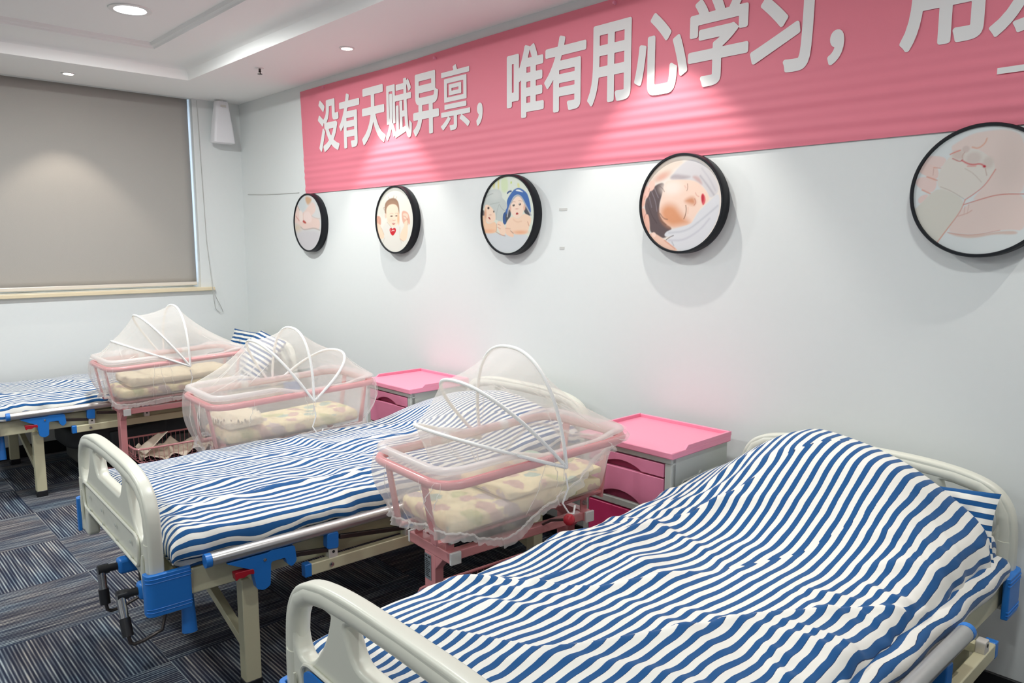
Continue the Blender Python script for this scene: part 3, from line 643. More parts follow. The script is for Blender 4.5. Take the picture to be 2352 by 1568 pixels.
ART[3] = ((226, 217, 209), [
  ('p',[(-171.1,98.8),(-142.3,148.6),(-87.7,177.5),(-2.0,179.6),(12.7,158.1),(-28.9,140.6),(-56.7,112.9),(-100.0,100.6),(-129.3,87.2)],(222,206,192),9.7),
  ('e',[-89.3,112.0,35.3,13.3,20],(216,168,152),11.6),
  ('p',[(-56.2,99.5),(-8.0,147.9),(36.4,172.2),(80.9,163.0),(128.9,128.1),(161.6,84.9),(176.5,38.9),(136.7,10.9),(118.8,47.5),(91.1,71.9),(49.7,88.7),(-6.1,92.6)],(206,202,204),4.5),
  ('p',[(-56.2,99.5),(-35.4,120.4),(14.3,111.3),(56.0,102.8),(-6.0,91.5)],(176,166,170),7.8),
  ('p',[(49.0,106.2),(83.1,104.0),(104.7,65.4),(73.7,84.4)],(196,166,164),7.8),
  ('l',[(89.9,103.6),(124.7,64.3),(152.5,28.7)],(172,167,174),5.2,0.9,2.91),
  ('l',[(95.5,131.8),(130.3,92.5),(158.3,45.5)],(186,182,188),5.2,0.8,2.59),
  ('p',[(-75.9,90.8),(-121.6,80.8),(-150.8,54.9),(-175.4,10.0),(-167.3,-33.5),(-147.4,-64.8),(-144.1,-111.1),(-119.4,-117.5),(-70.3,-143.9),(-28.1,-98.9),(-65.1,-75.6),(-95.5,-44.6),(-100.2,-11.1),(-93.9,22.0),(-80.1,51.5)],(92,78,80),3.9),
  ('l',[(-139.5,54.4),(-119.7,17.0),(-110.9,-25.9)],(146,138,148),2.6,0.7,1.29),
  ('l',[(-124.9,65.8),(-105.2,28.5)],(150,142,150),2.6,0.7,1.29),
  ('l',[(-150.1,30.5),(-137.6,-9.8)],(140,132,142),2.6,0.7,1.29),
  ('l',[(-157.0,6.2),(-136.6,-43.5),(-109.4,-74.8)],(70,56,58),2.6,0.7,1.94),
  ('p',[(-75.9,90.8),(-41.7,95.6),(7.9,94.7),(63.4,87.9),(91.1,71.9),(118.9,44.6),(137.4,11.7),(104.3,-12.9),(84.8,-31.9),(65.4,-60.6),(55.9,-83.3),(7.1,-86.5),(-35.5,-94.8),(-72.5,-74.0),(-95.6,-41.6),(-98.6,-5.1),(-87.1,39.8)],(236,206,189),4.5),
  ('e',[-40.7,64.4,45.9,26.7,0],(238,221,211),19.4),
  ('p',[(-96.1,-26.4),(-67.6,2.9),(-24.1,-4.7),(-1.9,-29.3),(20.0,-53.6),(52.2,-77.9),(0.1,-88.2),(-42.8,-91.7),(-80.0,-67.8)],(213,148,110),22.6),
  ('p',[(16.0,11.5),(58.7,28.7),(73.9,6.2),(66.9,-8.6),(39.1,-1.2)],(206,142,108),12.9),
  ('l',[(-102.9,76.7),(-84.2,63.7),(-76.5,51.3)],(110,92,92),2.6,0.7,1.62),
  ('l',[(-95.8,-35.5),(-76.7,-57.2),(-58.3,-60.7)],(120,85,72),3.2,0.8,1.94),
  ('l',[(-91.1,-66.0),(-64.9,-81.7)],(120,85,72),3.2,0.8,2.59),
  ('l',[(32.2,76.7),(34.8,61.9),(30.4,49.9)],(150,106,96),1.9,0.9,1.29),
  ('l',[(19.2,70.1),(26.5,60.9)],(220,170,155),3.2,0.7,1.94),
  ('l',[(27.2,-7.2),(30.5,-24.4),(27.4,-44.9),(20.3,-60.1)],(120,74,48),1.9,0.95,1.62),
  ('l',[(37.9,-15.8),(37.7,-39.3)],(225,175,150),3.2,0.7,1.94),
  ('l',[(70.3,39.8),(75.7,29.4),(86.1,24.6)],(214,150,136),2.6,0.8,1.62),
  ('l',[(67.7,16.7),(74.7,1.9),(65.2,-8.6)],(190,122,102),2.6,0.9,1.62),
  ('p',[(94.5,25.6),(102.4,39.1),(114.6,24.7),(117.7,4.5),(106.1,-13.8),(97.6,5.3)],(214,90,100),2.6),
  ('p',[(98.7,31.2),(106.7,32.3),(109.4,13.5),(104.7,-3.6),(100.2,8.1)],(182,36,54),2.6),
  ('p',[(-72.9,-119.5),(-49.7,-103.1),(52.4,-83.8),(68.8,-60.7),(88.2,-32.0),(133.7,3.9),(176.3,41.8),(179.4,-34.8),(163.6,-85.8),(122.6,-140.2),(73.1,-178.3),(24.9,-191.9),(-18.2,-180.2),(-47.8,-159.1),(-64.7,-145.4),(-27.2,-127.4),(-65.2,-131.7)],(212,212,216),3.2),
  ('l',[(-49.3,-115.2),(36.0,-108.6),(102.9,-64.4),(170.5,-14.6)],(186,187,194),5.8,0.9,2.91),
  ('l',[(-48.3,-145.5),(23.3,-145.7),(97.7,-105.0),(136.3,-62.2)],(190,188,197),5.8,0.9,2.91),
  ('l',[(-62.9,-143.9),(-45.1,-131.8),(-27.2,-125.9)],(90,80,84),2.6,0.9,1.62),
  ('l',[(-33.6,-151.5),(-24.1,-166.6)],(160,160,168),3.2,0.8,1.94),
  ('e',[-140.2,78.7,15.9,21.3,-20],(236,192,178),3.2),
  ('e',[-167.8,52.7,17.0,25.5,-12],(236,190,176),3.2),
  ('e',[-183.2,14.9,12.7,22.5,-6],(232,182,166),3.2),
  ('e',[-178.0,-33.1,12.0,23.7,14],(230,180,164),3.2),
  ('p',[(-181.4,-79.6),(-167.2,-36.5),(-151.2,-38.5),(-144.5,-86.4),(-147.0,-128.1),(-168.9,-112.4)],(229,177,159),2.9),
  ('l',[(-152.7,55.0),(-151.2,67.2)],(190,120,105),2.6,0.8,1.62),
  ('l',[(-172.7,23.7),(-171.2,37.5)],(190,120,105),2.6,0.8,1.62),
  ('l',[(-181.6,-70.3),(-167.2,-36.5)],(186,116,100),2.6,0.8,1.62),
  ('p',[(-153.1,-128.1),(-134.6,-112.1),(-111.9,-118.5),(-48.0,-154.5),(3.5,-188.2),(-46.8,-191.0),(-106.6,-168.3)],(231,190,171),3.2),
  ('e',[-123.8,-122.1,9.9,10.7,30],(240,208,194),2.6),
  ('l',[(-70.2,-145.4),(-18.3,-178.7)],(205,140,118),3.2,0.8,1.94)])
ART[4] = ((212, 217, 217), [
  ('p',[(-90.0,138.7),(-77.2,146.2),(-39.5,169.7),(8.5,175.2),(60.4,173.3),(103.1,145.7),(115.0,-12.7),(73.7,-8.0),(24.9,-18.4),(-12.7,-28.3),(-20.9,-22.2),(9.7,16.5),(31.7,60.4),(27.6,83.2),(-7.6,117.1),(-31.2,124.8),(-59.8,124.4),(-86.1,120.9)],(221,203,196),3.3),
  ('e',[67.2,80.1,35.9,71.8,0],(214,197,190),27.1),
  ('p',[(-86.0,-118.7),(-56.8,-73.4),(-42.9,-44.5),(-0.2,-23.1),(61.5,-8.8),(115.1,-14.7),(123.1,-121.1),(81.6,-115.0),(32.3,-121.5),(-10.8,-128.9),(-53.2,-125.6)],(220,201,194),2.4),
  ('p',[(-88.6,-120.8),(-53.1,-126.5),(-10.7,-130.4),(81.7,-117.3),(105.3,-123.7),(95.0,-131.2),(45.3,-128.0),(-9.9,-141.4),(-57.9,-135.3)],(208,186,176),3.3),
  ('p',[(-182.4,97.7),(-165.3,116.4),(-95.9,107.8),(-110.0,76.1),(-132.0,77.1),(-160.4,85.0)],(222,200,194),2.2),
  ('p',[(-183.5,83.7),(-175.1,94.8),(-149.6,91.4),(-119.4,73.8),(-120.6,37.9),(-152.6,51.7),(-176.0,65.2)],(224,198,190),2.2),
  ('p',[(-187.8,35.8),(-175.1,51.3),(-146.9,49.6),(-122.6,38.6),(-124.4,11.4),(-140.7,-1.5),(-172.9,16.9)],(224,200,194),2.2),
  ('p',[(-174.7,-16.3),(-163.0,-5.0),(-142.0,-3.0),(-153.5,-20.2),(-164.0,-31.8),(-172.2,-28.5)],(224,200,194),1.9),
  ('l',[(-134.7,74.9),(-135.5,54.2)],(190,150,140),1.4,0.8,0.81),
  ('l',[(-152.5,50.8),(-122.5,38.0)],(214,138,112),2.4,0.9,1.63),
  ('l',[(-164.0,11.0),(-139.3,-2.2)],(214,138,112),2.4,0.9,1.63),
  ('l',[(-134.9,77.9),(-114.0,74.0)],(210,140,120),1.9,0.9,1.09),
  ('p',[(-122.9,14.3),(-119.8,59.1),(-110.4,82.0),(-95.7,104.3),(-75.4,120.0),(-52.6,133.9),(-33.6,122.7),(-7.6,117.6),(20.0,92.2),(33.1,65.9),(27.6,48.8),(4.7,16.2),(-24.3,-11.1),(-43.1,-22.4),(-83.3,0.5)],(216,210,202),2.2),
  ('e',[-26.7,97.3,20.5,17.8,0],(207,194,187),6.5),
  ('e',[-69.4,110.8,17.9,12.9,-25],(208,192,184),5.4),
  ('e',[-49.4,125.8,10.3,10.3,0],(206,188,182),3.8),
  ('e',[12.7,81.5,14.1,17.2,0],(206,194,186),6.5),
  ('p',[(-199.9,-64.2),(-166.7,-34.2),(-140.6,-2.7),(-116.8,13.9),(-80.6,0.3),(-42.4,-24.8),(-52.6,-57.4),(-76.2,-103.1),(-117.3,-165.1),(-153.7,-146.8),(-184.9,-108.3)],(209,206,196),2.4),
  ('l',[(-83.4,101.0),(-62.7,89.5),(-57.3,94.9)],(186,92,86),1.9,0.9,1.36),
  ('l',[(-57.1,93.1),(-41.2,82.1),(-25.3,78.1),(-7.5,80.8),(5.9,70.1)],(202,72,78),2.7,0.95,1.9),
  ('e',[3.3,71.4,3.8,3.7,0],(186,36,58),2.2),
  ('l',[(-40.7,75.5),(-19.9,74.0)],(214,130,125),2.7,0.8,1.63),
  ('l',[(-51.5,118.0),(-58.6,107.1),(-55.2,95.3)],(190,150,142),1.6,0.8,1.09),
  ('l',[(6.3,65.0),(11.5,44.8)],(180,150,140),1.6,0.8,1.09),
  ('l',[(-48.1,68.8),(-23.5,52.8),(-1.1,25.6)],(184,168,158),1.6,0.8,0.81),
  ('l',[(33.0,60.3),(9.8,15.9),(-21.6,-11.2),(-41.6,-24.8)],(204,118,103),2.2,0.9,1.36),
  ('l',[(-41.0,-26.0),(-52.2,-62.4),(-86.3,-114.8),(-116.6,-163.9)],(206,130,110),2.2,0.9,1.36),
  ('l',[(-43.8,-39.3),(-0.1,-24.8),(49.4,-11.6),(110.4,-14.4)],(195,108,94),1.9,0.9,1.36),
  ('l',[(-56.8,-73.4),(-30.9,-65.3),(-21.0,-56.9)],(196,140,128),2.2,0.7,1.09),
  ('l',[(-40.2,-44.6),(-41.2,-67.9)],(200,165,155),1.6,0.8,0.81),
  ('l',[(-30.1,-39.2),(-32.2,-65.3)],(200,165,155),1.6,0.8,0.81),
  ('l',[(-91.0,114.1),(-80.6,119.0),(-63.8,124.2)],(212,120,105),2.2,0.9,1.63),
  ('l',[(-32.1,130.6),(-15.8,124.6),(1.0,138.9),(4.6,152.6)],(216,156,130),2.4,0.9,1.63),
  ('l',[(-111.6,17.8),(-80.8,3.9),(-44.4,-21.8)],(170,156,146),1.4,0.8,0.81),
  ('l',[(-83.0,-122.6),(-53.0,-128.8),(-10.6,-132.1),(57.1,-117.5)],(200,120,104),1.6,0.7,0.81)])
#ART-END
PR = 0.1885
def picture(i, x, z, label):
    t = thing('framed_picture', label, 'picture', (x, 0, z), 0, None)
    obj('frame', MB().lathe([(PR-0.002,0.0),(0.197,0.0),(0.1985,0.003),(0.1985,0.047),(0.1965,0.050),(0.1895,0.050),(PR,0.048),(PR-0.001,0.041)], n=96, axis='y'), M['frame'], t, smooth=True)
    N = 232; st = 2*PR/N; ii = np.arange(N+1); X, Y = np.meshgrid(-PR + ii*st, -PR + ii*st); P = np.stack([X.ravel(), Y.ravel()], 1)
    cx = (X[:-1,:-1]+st/2); cy = (Y[:-1,:-1]+st/2); keep = np.argwhere(np.hypot(cx, cy) < PR + st*0.3)
    used = np.full((N+1)*(N+1), -1, int); F = []
    for r_, c_ in keep:
        a = r_*(N+1)+c_; F.append((a, a+1, a+N+2, a+N+1))
    F = np.array(F); u = np.unique(F); used[u] = np.arange(len(u)); F = used[F]; P = P[u]
    rr = np.hypot(P[:,0], P[:,1]); P = P * np.minimum(1, PR/np.maximum(rr, 1e-9))[:,None]
    base, layers = ART.get(i, ((225,220,215), []))
    mm = [(k, p, s2l(c), *rest) for k, p, c, *rest in layers]
    col = paint(P*1000, mm, s2l(base))
    me = bpy.data.meshes.new('print'); me.from_pydata([(p[0], -0.043, p[1]) for p in P], [], F.tolist()); me.update()
    at = me.color_attributes.new('ink', 'FLOAT_COLOR', 'POINT'); at.data.foreach_set('color', np.hstack([col, np.ones((len(P),1))]).astype(np.float32).ravel())
    link('print', me, M['print'], t)
    return t
picture(0, 1.105, 1.575, 'round black framed picture of a small hand on a sheet, nearest the corner')
picture(1, 2.135, 1.571, 'round black framed picture of a smiling baby with a red heart')
picture(2, 3.105, 1.573, 'round black framed picture of two babies under hooded towels')
picture(3, 4.112, 1.590, 'round black framed picture of a sleeping newborn wrapped in grey cloth')
picture(4, 5.172, 1.588, 'round black framed picture of a baby hand held by fingers, at the right edge')

# ------------------------------------------------------------------ hospital beds
# local frame: x across (-0.45..0.45), y from the footboard's outer face (0) to the head (1.88), z up
def mirror(pts): return pts + [(-x, z) for x, z in reversed(pts)]
def board_mesh(y0, ythick):
    right = [(0.325,0.452),(0.350,0.440),(0.362,0.357),(0.446,0.357),(0.446,0.580),(0.432,0.665),(0.375,0.725),(0.22,0.752),(0.0,0.757)]
    out = rpoly(mirror(right[:-1]) , [0.03,0.03,0.010,0.02,0.06,0.06,0.08,0.12]+[0.12,0.08,0.06,0.06,0.02,0.010,0.03,0.03], 6)
    c = rpoly([(-0.158,0.625),(0.158,0.625),(0.205,0.705),(0.170,0.722),(0.0,0.724),(-0.170,0.722),(-0.205,0.705)], [0.035,0.035,0.03,0.03,0.05,0.03,0.03], 6)
    sd = rpoly([(0.232,0.712),(0.255,0.640),(0.322,0.558),(0.385,0.546),(0.414,0.590),(0.410,0.650),(0.366,0.696),(0.30,0.716)], [0.015,0.05,0.05,0.04,0.04,0.04,0.04,0.03], 6)
    s2 = [(-x, z) for x, z in reversed(sd)]
    ext, bev = ythick/2 - 0.014, 0.009
    return flat_shape(out, [c, sd, s2], ext, bev, lambda x, y, z: (x, y0 + ythick/2 - z, y))
def board(name, parent, y0, front, insert):
    b = obj(name, board_mesh(y0, 0.05), M['abs'], parent, smooth=True, angle=60)
    sgn = -1 if front else 1; yf = y0 if front else y0 + 0.05
    # thick rounded handle bar along the top, moulded into the board
    pr = [(-0.425,0.55),(-0.425,0.59),(-0.418,0.640),(-0.395,0.683),(-0.35,0.710),(-0.28,0.724),(-0.15,0.732),(0,0.735),(0.15,0.732),(0.28,0.724),(0.35,0.710),(0.395,0.683),(0.418,0.640),(0.425,0.59),(0.425,0.55)]
    obj('handle_bar', MB().tube([(x, y0+0.025, z) for x, z in pr], 0.0245, 16), M['abs'], b, smooth=True)
    for k in (-1, 1):
        obj('end_post', MB().tube([(k*0.4245, y0+0.025, 0.362), (k*0.425, y0+0.025, 0.46), (k*0.425, y0+0.025, 0.56)], 0.0262, 14), M['abs'], b, smooth=True)
    lp = rpoly([(-0.350,0.468),(0.350,0.468),(0.366,0.545),(0.34,0.566),(-0.34,0.566),(-0.366,0.545)], 0.025, 6)
    obj('raised_border', MB().tube([(x, yf, z) for x, z in lp], 0.0045, 8, closed=True), M['abs'], b, smooth=True)
    for k in (-1, 1):
        obj('side_slot', MB().tube([(k*0.398, yf + sgn*0.0005, z) for z in (0.405, 0.44, 0.49, 0.52)], [0.003,0.006,0.006,0.003], 8), M['abs'], b, smooth=True)
    if insert:
        ip = rpoly([(-0.335,0.478),(0.335,0.478),(0.352,0.540),(0.33,0.556),(-0.33,0.556),(-0.352,0.540)], 0.02, 5)
        obj('blue_insert', MB().prism(ip, 0, 0.004, lambda x, z, h: (x, yf + sgn*h, z)), M['blue'], b)
    elif front:
        for x, z in ((-0.27,0.525),(-0.27,0.475),(-0.09,0.525),(-0.09,0.475),(0.09,0.525),(0.09,0.475),(0.27,0.525),(0.27,0.475)):
            obj('screw_hole', MB().lathe([(0.0,0.0008),(0.0055,0.0008),(0.007,0)], (x, yf, z), 12, 'y'), M['cabgrey'], b)
    return b
def corner(parent, k, y0, front):
    """blue wrap-around bumper at a board's lower corner"""
    a, c = (y0-0.012, y0+0.115) if front else (y0-0.065, y0+0.062)
    xo, xi = k*0.468, k*0.415
    if front: pl = [(xi+k*0.012, a), (xo, a), (xo, c), (xo-k*0.018, c), (xo-k*0.018, a+0.012), (xi+k*0.012, a+0.012)]
    else: pl = [(xi-k*0.02, c), (xo, c), (xo, a), (xo-k*0.018, a), (xo-k*0.018, c-0.02), (xi-k*0.02, c-0.02)]
    pl = rpoly(pl, [0.004,0.030,0.008,0.004,0.006,0.003], 6)
    if k < 0: pl = pl[::-1]
    o = obj('corner_bumper', MB().prism(pl, 0.352, 0.478), M['blue'], parent, bevel=0.004)
    for z in (0.366, 0.376, 0.455, 0.466):
        obj('bumper_ridge', MB().tube([(x + (k*0.0006), y, z) for x, y in (pl if front else pl)[8:20 if front else 20]], 0.0016, 6), M['blue'], o, smooth=True)
    return o
def make_bed(label, loc, rz, insert, group, trim=False):
    t = thing('hospital_bed', label, 'bed', loc, rz, group)
    fb = board('footboard', t, 0.0, True, insert); hb = board('headboard', t, 1.83, False, False)
    for k in (-1, 1): corner(t, k, 0.0, True); corner(t, k, 1.83, False)
    for k in (-1, 1):
        obj('side_beam', MB().box(min(k*0.44,k*0.40), max(k*0.44,k*0.40), 0.055, 1.825, 0.378, 0.458), M['cream'], t, bevel=0.004)
    obj('end_beam', MB().box(-0.40, 0.40, 0.06, 0.10, 0.385, 0.450), M['cream'], t, bevel=0.003)
    obj('end_beam', MB().box(-0.40, 0.40, 1.78, 1.82, 0.385, 0.450), M['cream'], t, bevel=0.003)
    dk = MB()
    for i in range(9): dk.box(-0.40, 0.40, 0.16 + i*0.185, 0.28 + i*0.185, 0.440, 0.456)
    obj('slatted_deck', dk, M['cream'], t)
    for y in (0.295, 1.545):
        for k in (-1, 1):
            lg = obj('leg', MB().box(k*0.425-0.024, k*0.425+0.024, y-0.026, y+0.026, 0.03, 0.38), M['cream'], t, bevel=0.003)
            obj('foot_pad', MB().box(k*0.425-0.026, k*0.425+0.026, y-0.028, y+0.028, 0.0, 0.035), M['blackp'], lg, bevel=0.004)
        obj('diagonal_brace', MB().obox((-0.40, y, 0.345), (0.405, y, 0.135), 0.028, 0.03), M['cream'], t, bevel=0.002)
    for k in (-1, 1):                      # lowered guard rail on each long side
        x = k*0.492
        gr = obj('guard_rail', MB().tube([(x, 0.165, 0.492), (x, 0.7, 0.494), (x, 1.30, 0.496)], 0.0205, 18), M['steel'], t, smooth=True)
        for y, s in ((0.158, -1), (1.305, 1)):
            obj('end_cap', MB().lathe([(0.0215,-0.012),(0.0215,0.006),(0.012,0.010),(0.0,0.011)] if s > 0 else [(0.0215,0.012),(0.0215,-0.006),(0.012,-0.010),(0.0,-0.011)], (x, y, 0.492 if s < 0 else 0.496), 18, 'y'), M['blue'], gr, smooth=True)
        lb = obj('lower_rail', MB().box(x-0.014, x+0.014, 0.475, 1.52, 0.352, 0.392), M['cream'], t, bevel=0.003)
        for y in (0.468, 1.527): obj('end_plug', MB().box(x-0.015, x+0.015, y-0.012, y+0.012, 0.350, 0.394), M['blue'], lb, bevel=0.003)
        obj('bolt', MB().lathe([(0.0,0.006),(0.007,0.005),(0.008,0.0)], (x+k*0.014, 0.55, 0.372), 10, 'x') if k > 0 else MB().lathe([(0.0,-0.006),(0.007,-0.005),(0.008,0.0)], (x+k*0.014, 0.55, 0.372), 10, 'x'), M['chrome'], lb, smooth=True)
        for y in (0.56, 0.86, 1.16, 1.45):
            pv = obj('pivot_bracket', MB().prism(rpoly([(y-0.016,0.385),(y+0.016,0.385),(y+0.016,0.425),(y-0.016,0.425)], 0.008, 4), x-0.012, x+0.012, lambda a, b, c: (c, a, b)), M['alu'], t, bevel=0.002)
            obj('pivot_hole', MB().lathe([(0.0,k*0.001),(0.005,k*0.001),(0.005,0)], (x+k*0.012, y, 0.412), 10, 'x'), M['dark'], pv)
            if y < 1.3:
                obj('rail_clamp', MB().prism(rpoly([(y-0.024,0.425),(y+0.018,0.420),(y+0.020,0.478),(y-0.022,0.480)], 0.01, 4), x-0.016, x+0.016, lambda a, b, c: (c, a, b)), M['blue'], t, bevel=0.003)
        for y in (0.58, 0.88, 1.18):
            obj('folded_strut', MB().obox((x-k*0.002, y-0.29, 0.452), (x-k*0.002, y, 0.414), 0.012, 0.016), M['dsteel'], t, bevel=0.002)
        # blue latch near the foot end, with its red lever
        la = obj('rail_latch', MB().prism(rpoly([(0.205,0.470),(0.340,0.470),(0.345,0.475),(0.425,0.470),(0.430,0.418),(0.412,0.402),(0.396,0.418),(0.393,0.438),(0.345,0.438),(0.340,0.362),(0.318,0.352),(0.296,0.362),(0.285,0.428)], 0.008, 4), x-0.013, x+0.013, lambda a, b, c: (c, a, b)), M['blue'], t, bevel=0.003)
        obj('release_lever', MB().prism(rpoly([(0.228,0.434),(0.288,0.432),(0.290,0.414),(0.272,0.419),(0.258,0.411),(0.240,0.414),(0.232,0.406)], 0.006, 4), x-0.011, x+0.015, lambda a, b, c: (c, a, b)), M['red'], la, bevel=0.002)
        obj('screw', MB().lathe([(0.0,k*0.003),(0.005,k*0.002),(0.006,0)], (x+k*0.013, 0.325, 0.45), 10, 'x'), M['chrome'], la, smooth=True)
        for y in (0.30, 0.56, 0.86, 1.16, 1.45):
            obj('rail_mount', MB().box(min(k*0.438, x-k*0.012), max(k*0.438, x-k*0.012), y-0.012, y+0.012, 0.386, 0.41), M['cream'], t)
    for i, x in enumerate((0.10, 0.335)):  # two folding crank handles under the footboard
        z = 0.39; sw = 0.02 if i == 0 else 0.055
        cr = obj('crank', MB().tube([(x, 0.05, z), (x, -0.045, z)], 0.012, 12), M['blackp'], t, smooth=True)
        obj('bush', MB().box(x-0.022, x+0.022, -0.004, 0.06, z-0.026, z+0.024), M['blue'], cr, bevel=0.010, seg=3)
        obj('elbow', MB().tube([(x, -0.030, z), (x, -0.062, z)], 0.0155, 12), M['blackp'], cr, smooth=True)
        obj('grip', MB().tube([(x, -0.052, z), (x+sw*0.5, -0.051, z-0.055), (x+sw, -0.050, z-0.105)], [0.0135,0.0125,0.0135], 14), M['chrome'], cr, smooth=True)
        obj('grip_sleeve', MB().tube([(x+sw*0.55, -0.051, z-0.060), (x+sw, -0.050, z-0.108)], 0.0155, 14), M['blackp'], cr, smooth=True)
        obj('crank_rod', MB().tube([(x+sw, -0.050, z-0.10), (x+sw+0.002, -0.046, z-0.128), (x+sw+0.004, -0.036, z-0.135), (x+sw+0.004, -0.01, z-0.133), (x+sw, 0.045, z-0.118), (x+sw-0.01, 0.06, z-0.07), (x+sw-0.02, 0.062, z-0.02)], 0.0055, 10), M['dsteel'], cr, smooth=True)
        obj('drive_shaft', MB().tube([(x, 0.05, z), (x, 0.75, z)], 0.011, 10), M['dsteel'], cr, smooth=True)
    obj('stow_socket', MB().tube([(0.36, 0.13, 0.370), (0.385, 0.125, 0.235)], [0.017, 0.023], 16), M['blue'], t, smooth=True)
    return t
BG = 'striped hospital beds standing in a row with their heads to the banner wall'
BEDS = [((4.845, -1.95, 0), R(-1.7)), ((3.18, -1.95, 0), R(-2.8)), ((0.555, -2.0, 0), R(-1.7))]
make_bed('ivory and cream adjustable hospital bed nearest the camera, with blue footboard panel', *BEDS[0], True, BG)
make_bed('ivory and cream adjustable hospital bed in the middle, crank handles below its footboard', *BEDS[1], False, BG)
make_bed('ivory and cream adjustable hospital bed farthest away, below the window blind', *BEDS[2], False, BG)

# ------------------------------------------------------------------ bedding
def smooth01(t): t = np.clip(t, 0, 1); return t*t*(3-2*t)
def value_noise(rng, X, Y, sx, sy):
    n = 64; G = rng.normal(size=(n, n))
    u = X/sx + 17.3; v = Y/sy + 31.7; i = np.floor(u).astype(int); j = np.floor(v).astype(int); fu = smooth01(u-i); fv = smooth01(v-j)
    g = lambda a, b: G[a % n, b % n]
    return (g(i,j)*(1-fu)+g(i+1,j)*fu)*(1-fv) + (g(i,j+1)*(1-fu)+g(i+1,j+1)*fu)*fv
def wrinkles(rng, X, Y, n, box, ang, amp, wid, ln):
    H = np.zeros_like(X)
    for _ in range(n):
        cx = rng.uniform(box[0], box[1]); cy = rng.uniform(box[2], box[3]); a = rng.normal(ang[0], ang[1])
        A = rng.uniform(*amp); W_ = rng.uniform(*wid); L = rng.uniform(*ln); bend = rng.normal(0, 0.6)
        dx = X-cx; dy = Y-cy; al = dx*cos(a)+dy*sin(a); ac = -dx*sin(a)+dy*cos(a) + bend*al*al
        H += A*np.exp(-(ac/W_)**2)*np.exp(-(al/L)**2)
    return H
def quilt(name, label, loc, rz, seed, ztop, wrink, creases, halfw=0.47, y0=0.06, y1=1.80, drop=0.085, r=0.045, res=0.0075, ushift=None, hemwave=0.006, footdrop=None, uscale=1.0, shift=0.0):
    rng = np.random.default_rng(seed)
    arc = r*pi/2; S = halfw - r + arc + (drop - r); fd = drop if footdrop is None else footdrop
    T0 = -(arc + fd - r); T1 = (y1 - y0) - 2*r + arc + 0.02
    s = np.arange(-S, S + res, res); tt = np.arange(T0, T1 + res, res); SS, TT = np.meshgrid(s, tt)
    def wrap(d, flat):
        e = np.maximum(0, np.abs(d) - flat); a = np.minimum(e/r, pi/2); ex = np.maximum(0, e - arc)
        return np.sign(d)*(np.minimum(np.abs(d), flat) + r*np.sin(a)), r*(1-np.cos(a)) + ex
    X, DX = wrap(SS, halfw - r)
    L = (y1 - y0 - 2*r)
    Yc, DY = wrap(TT - L/2, L/2); Y = Yc + L/2 + y0 + r
    D = np.minimum(np.hypot(DX, DY), np.maximum(DX, DY)*1.0 + 0.01)
    H = wrink(rng, X, Y); du = np.zeros_like(X)
    for (pts, h, wd, sh) in creases:                         # folds: a step in height and a shift of the stripes
        pts = np.array(pts, float); best = np.full(X.shape, 1e9); side = np.zeros_like(X)
        for a, b in zip(pts[:-1], pts[1:]):
            e = b-a; Ln = e@e; q = np.clip(((X-a[0])*e[0]+(Y-a[1])*e[1])/Ln, 0, 1)
            ddx = X-a[0]-q*e[0]; ddy = Y-a[1]-q*e[1]; dd = np.hypot(ddx, ddy); sg = np.sign(e[0]*ddy-e[1]*ddx)
            up = dd < best; best = np.where(up, dd, best); side = np.where(up, sg, side)
        ends = np.minimum(np.hypot(X-pts[0,0], Y-pts[0,1]), np.hypot(X-pts[-1,0], Y-pts[-1,1])); fade = smooth01(ends/0.10)
        sd = best*side
        H += h*fade*np.exp(-np.abs(sd+wd*0.3)/wd)*np.where(sd < 0, 1.0, np.exp(-np.maximum(sd,0)/(wd*0.25)))
        du += sh*fade*smooth01((sd+0.006)/0.012)*np.exp(-np.maximum(sd,0)/0.22)
    soft = np.exp(-D/0.03)
    side_w = hemwave*value_noise(rng, SS*0+Y, SS*0+X*0.0+SS*0.2, 0.05, 0.3)*(1-soft)
    Z = ztop(X, Y) + H*(0.35+0.65*soft) - D
    X2 = X + np.sign(SS)*side_w*(DX > 0.01); Y2 = Y - 0.5*side_w*(DY > 0.01)*np.sign(L/2-TT)
    Z = Z - np.where((DX > 0.02) | (DY > 0.02), 0.008*(value_noise(rng, X+Y, Y*0.3, 0.09, 1)+0.5), 0)
    P = np.stack([X2 + shift, Y2, Z], -1); nr, nc = X.shape
    b = MB(); b.v = [tuple(p) for p in P.reshape(-1,3)]
    idx = np.arange(nr*nc).reshape(nr, nc); b.f = np.stack([idx[:-1,:-1], idx[:-1,1:], idx[1:,1:], idx[1:,:-1]], -1).reshape(-1,4).tolist()
    gy, gx = np.gradient(H, res)
    u = SS*uscale + du + 0.004*gx + 0.004*value_noise(rng, X, Y, 0.22, 0.30) + 0.0012*value_noise(rng, X, Y, 0.05, 0.06)
    if ushift: u = u + ushift(rng, X, Y)
    o = obj(name, b, M['stripe'], None, smooth=True, solid=0.006, fix=False, angle=180, loc=loc, rot=(0,0,rz))
    uvset(o, np.stack([u.ravel()+3, TT.ravel()], -1)); tag(o, label, 'quilt', 'blue and white striped quilts'); return o
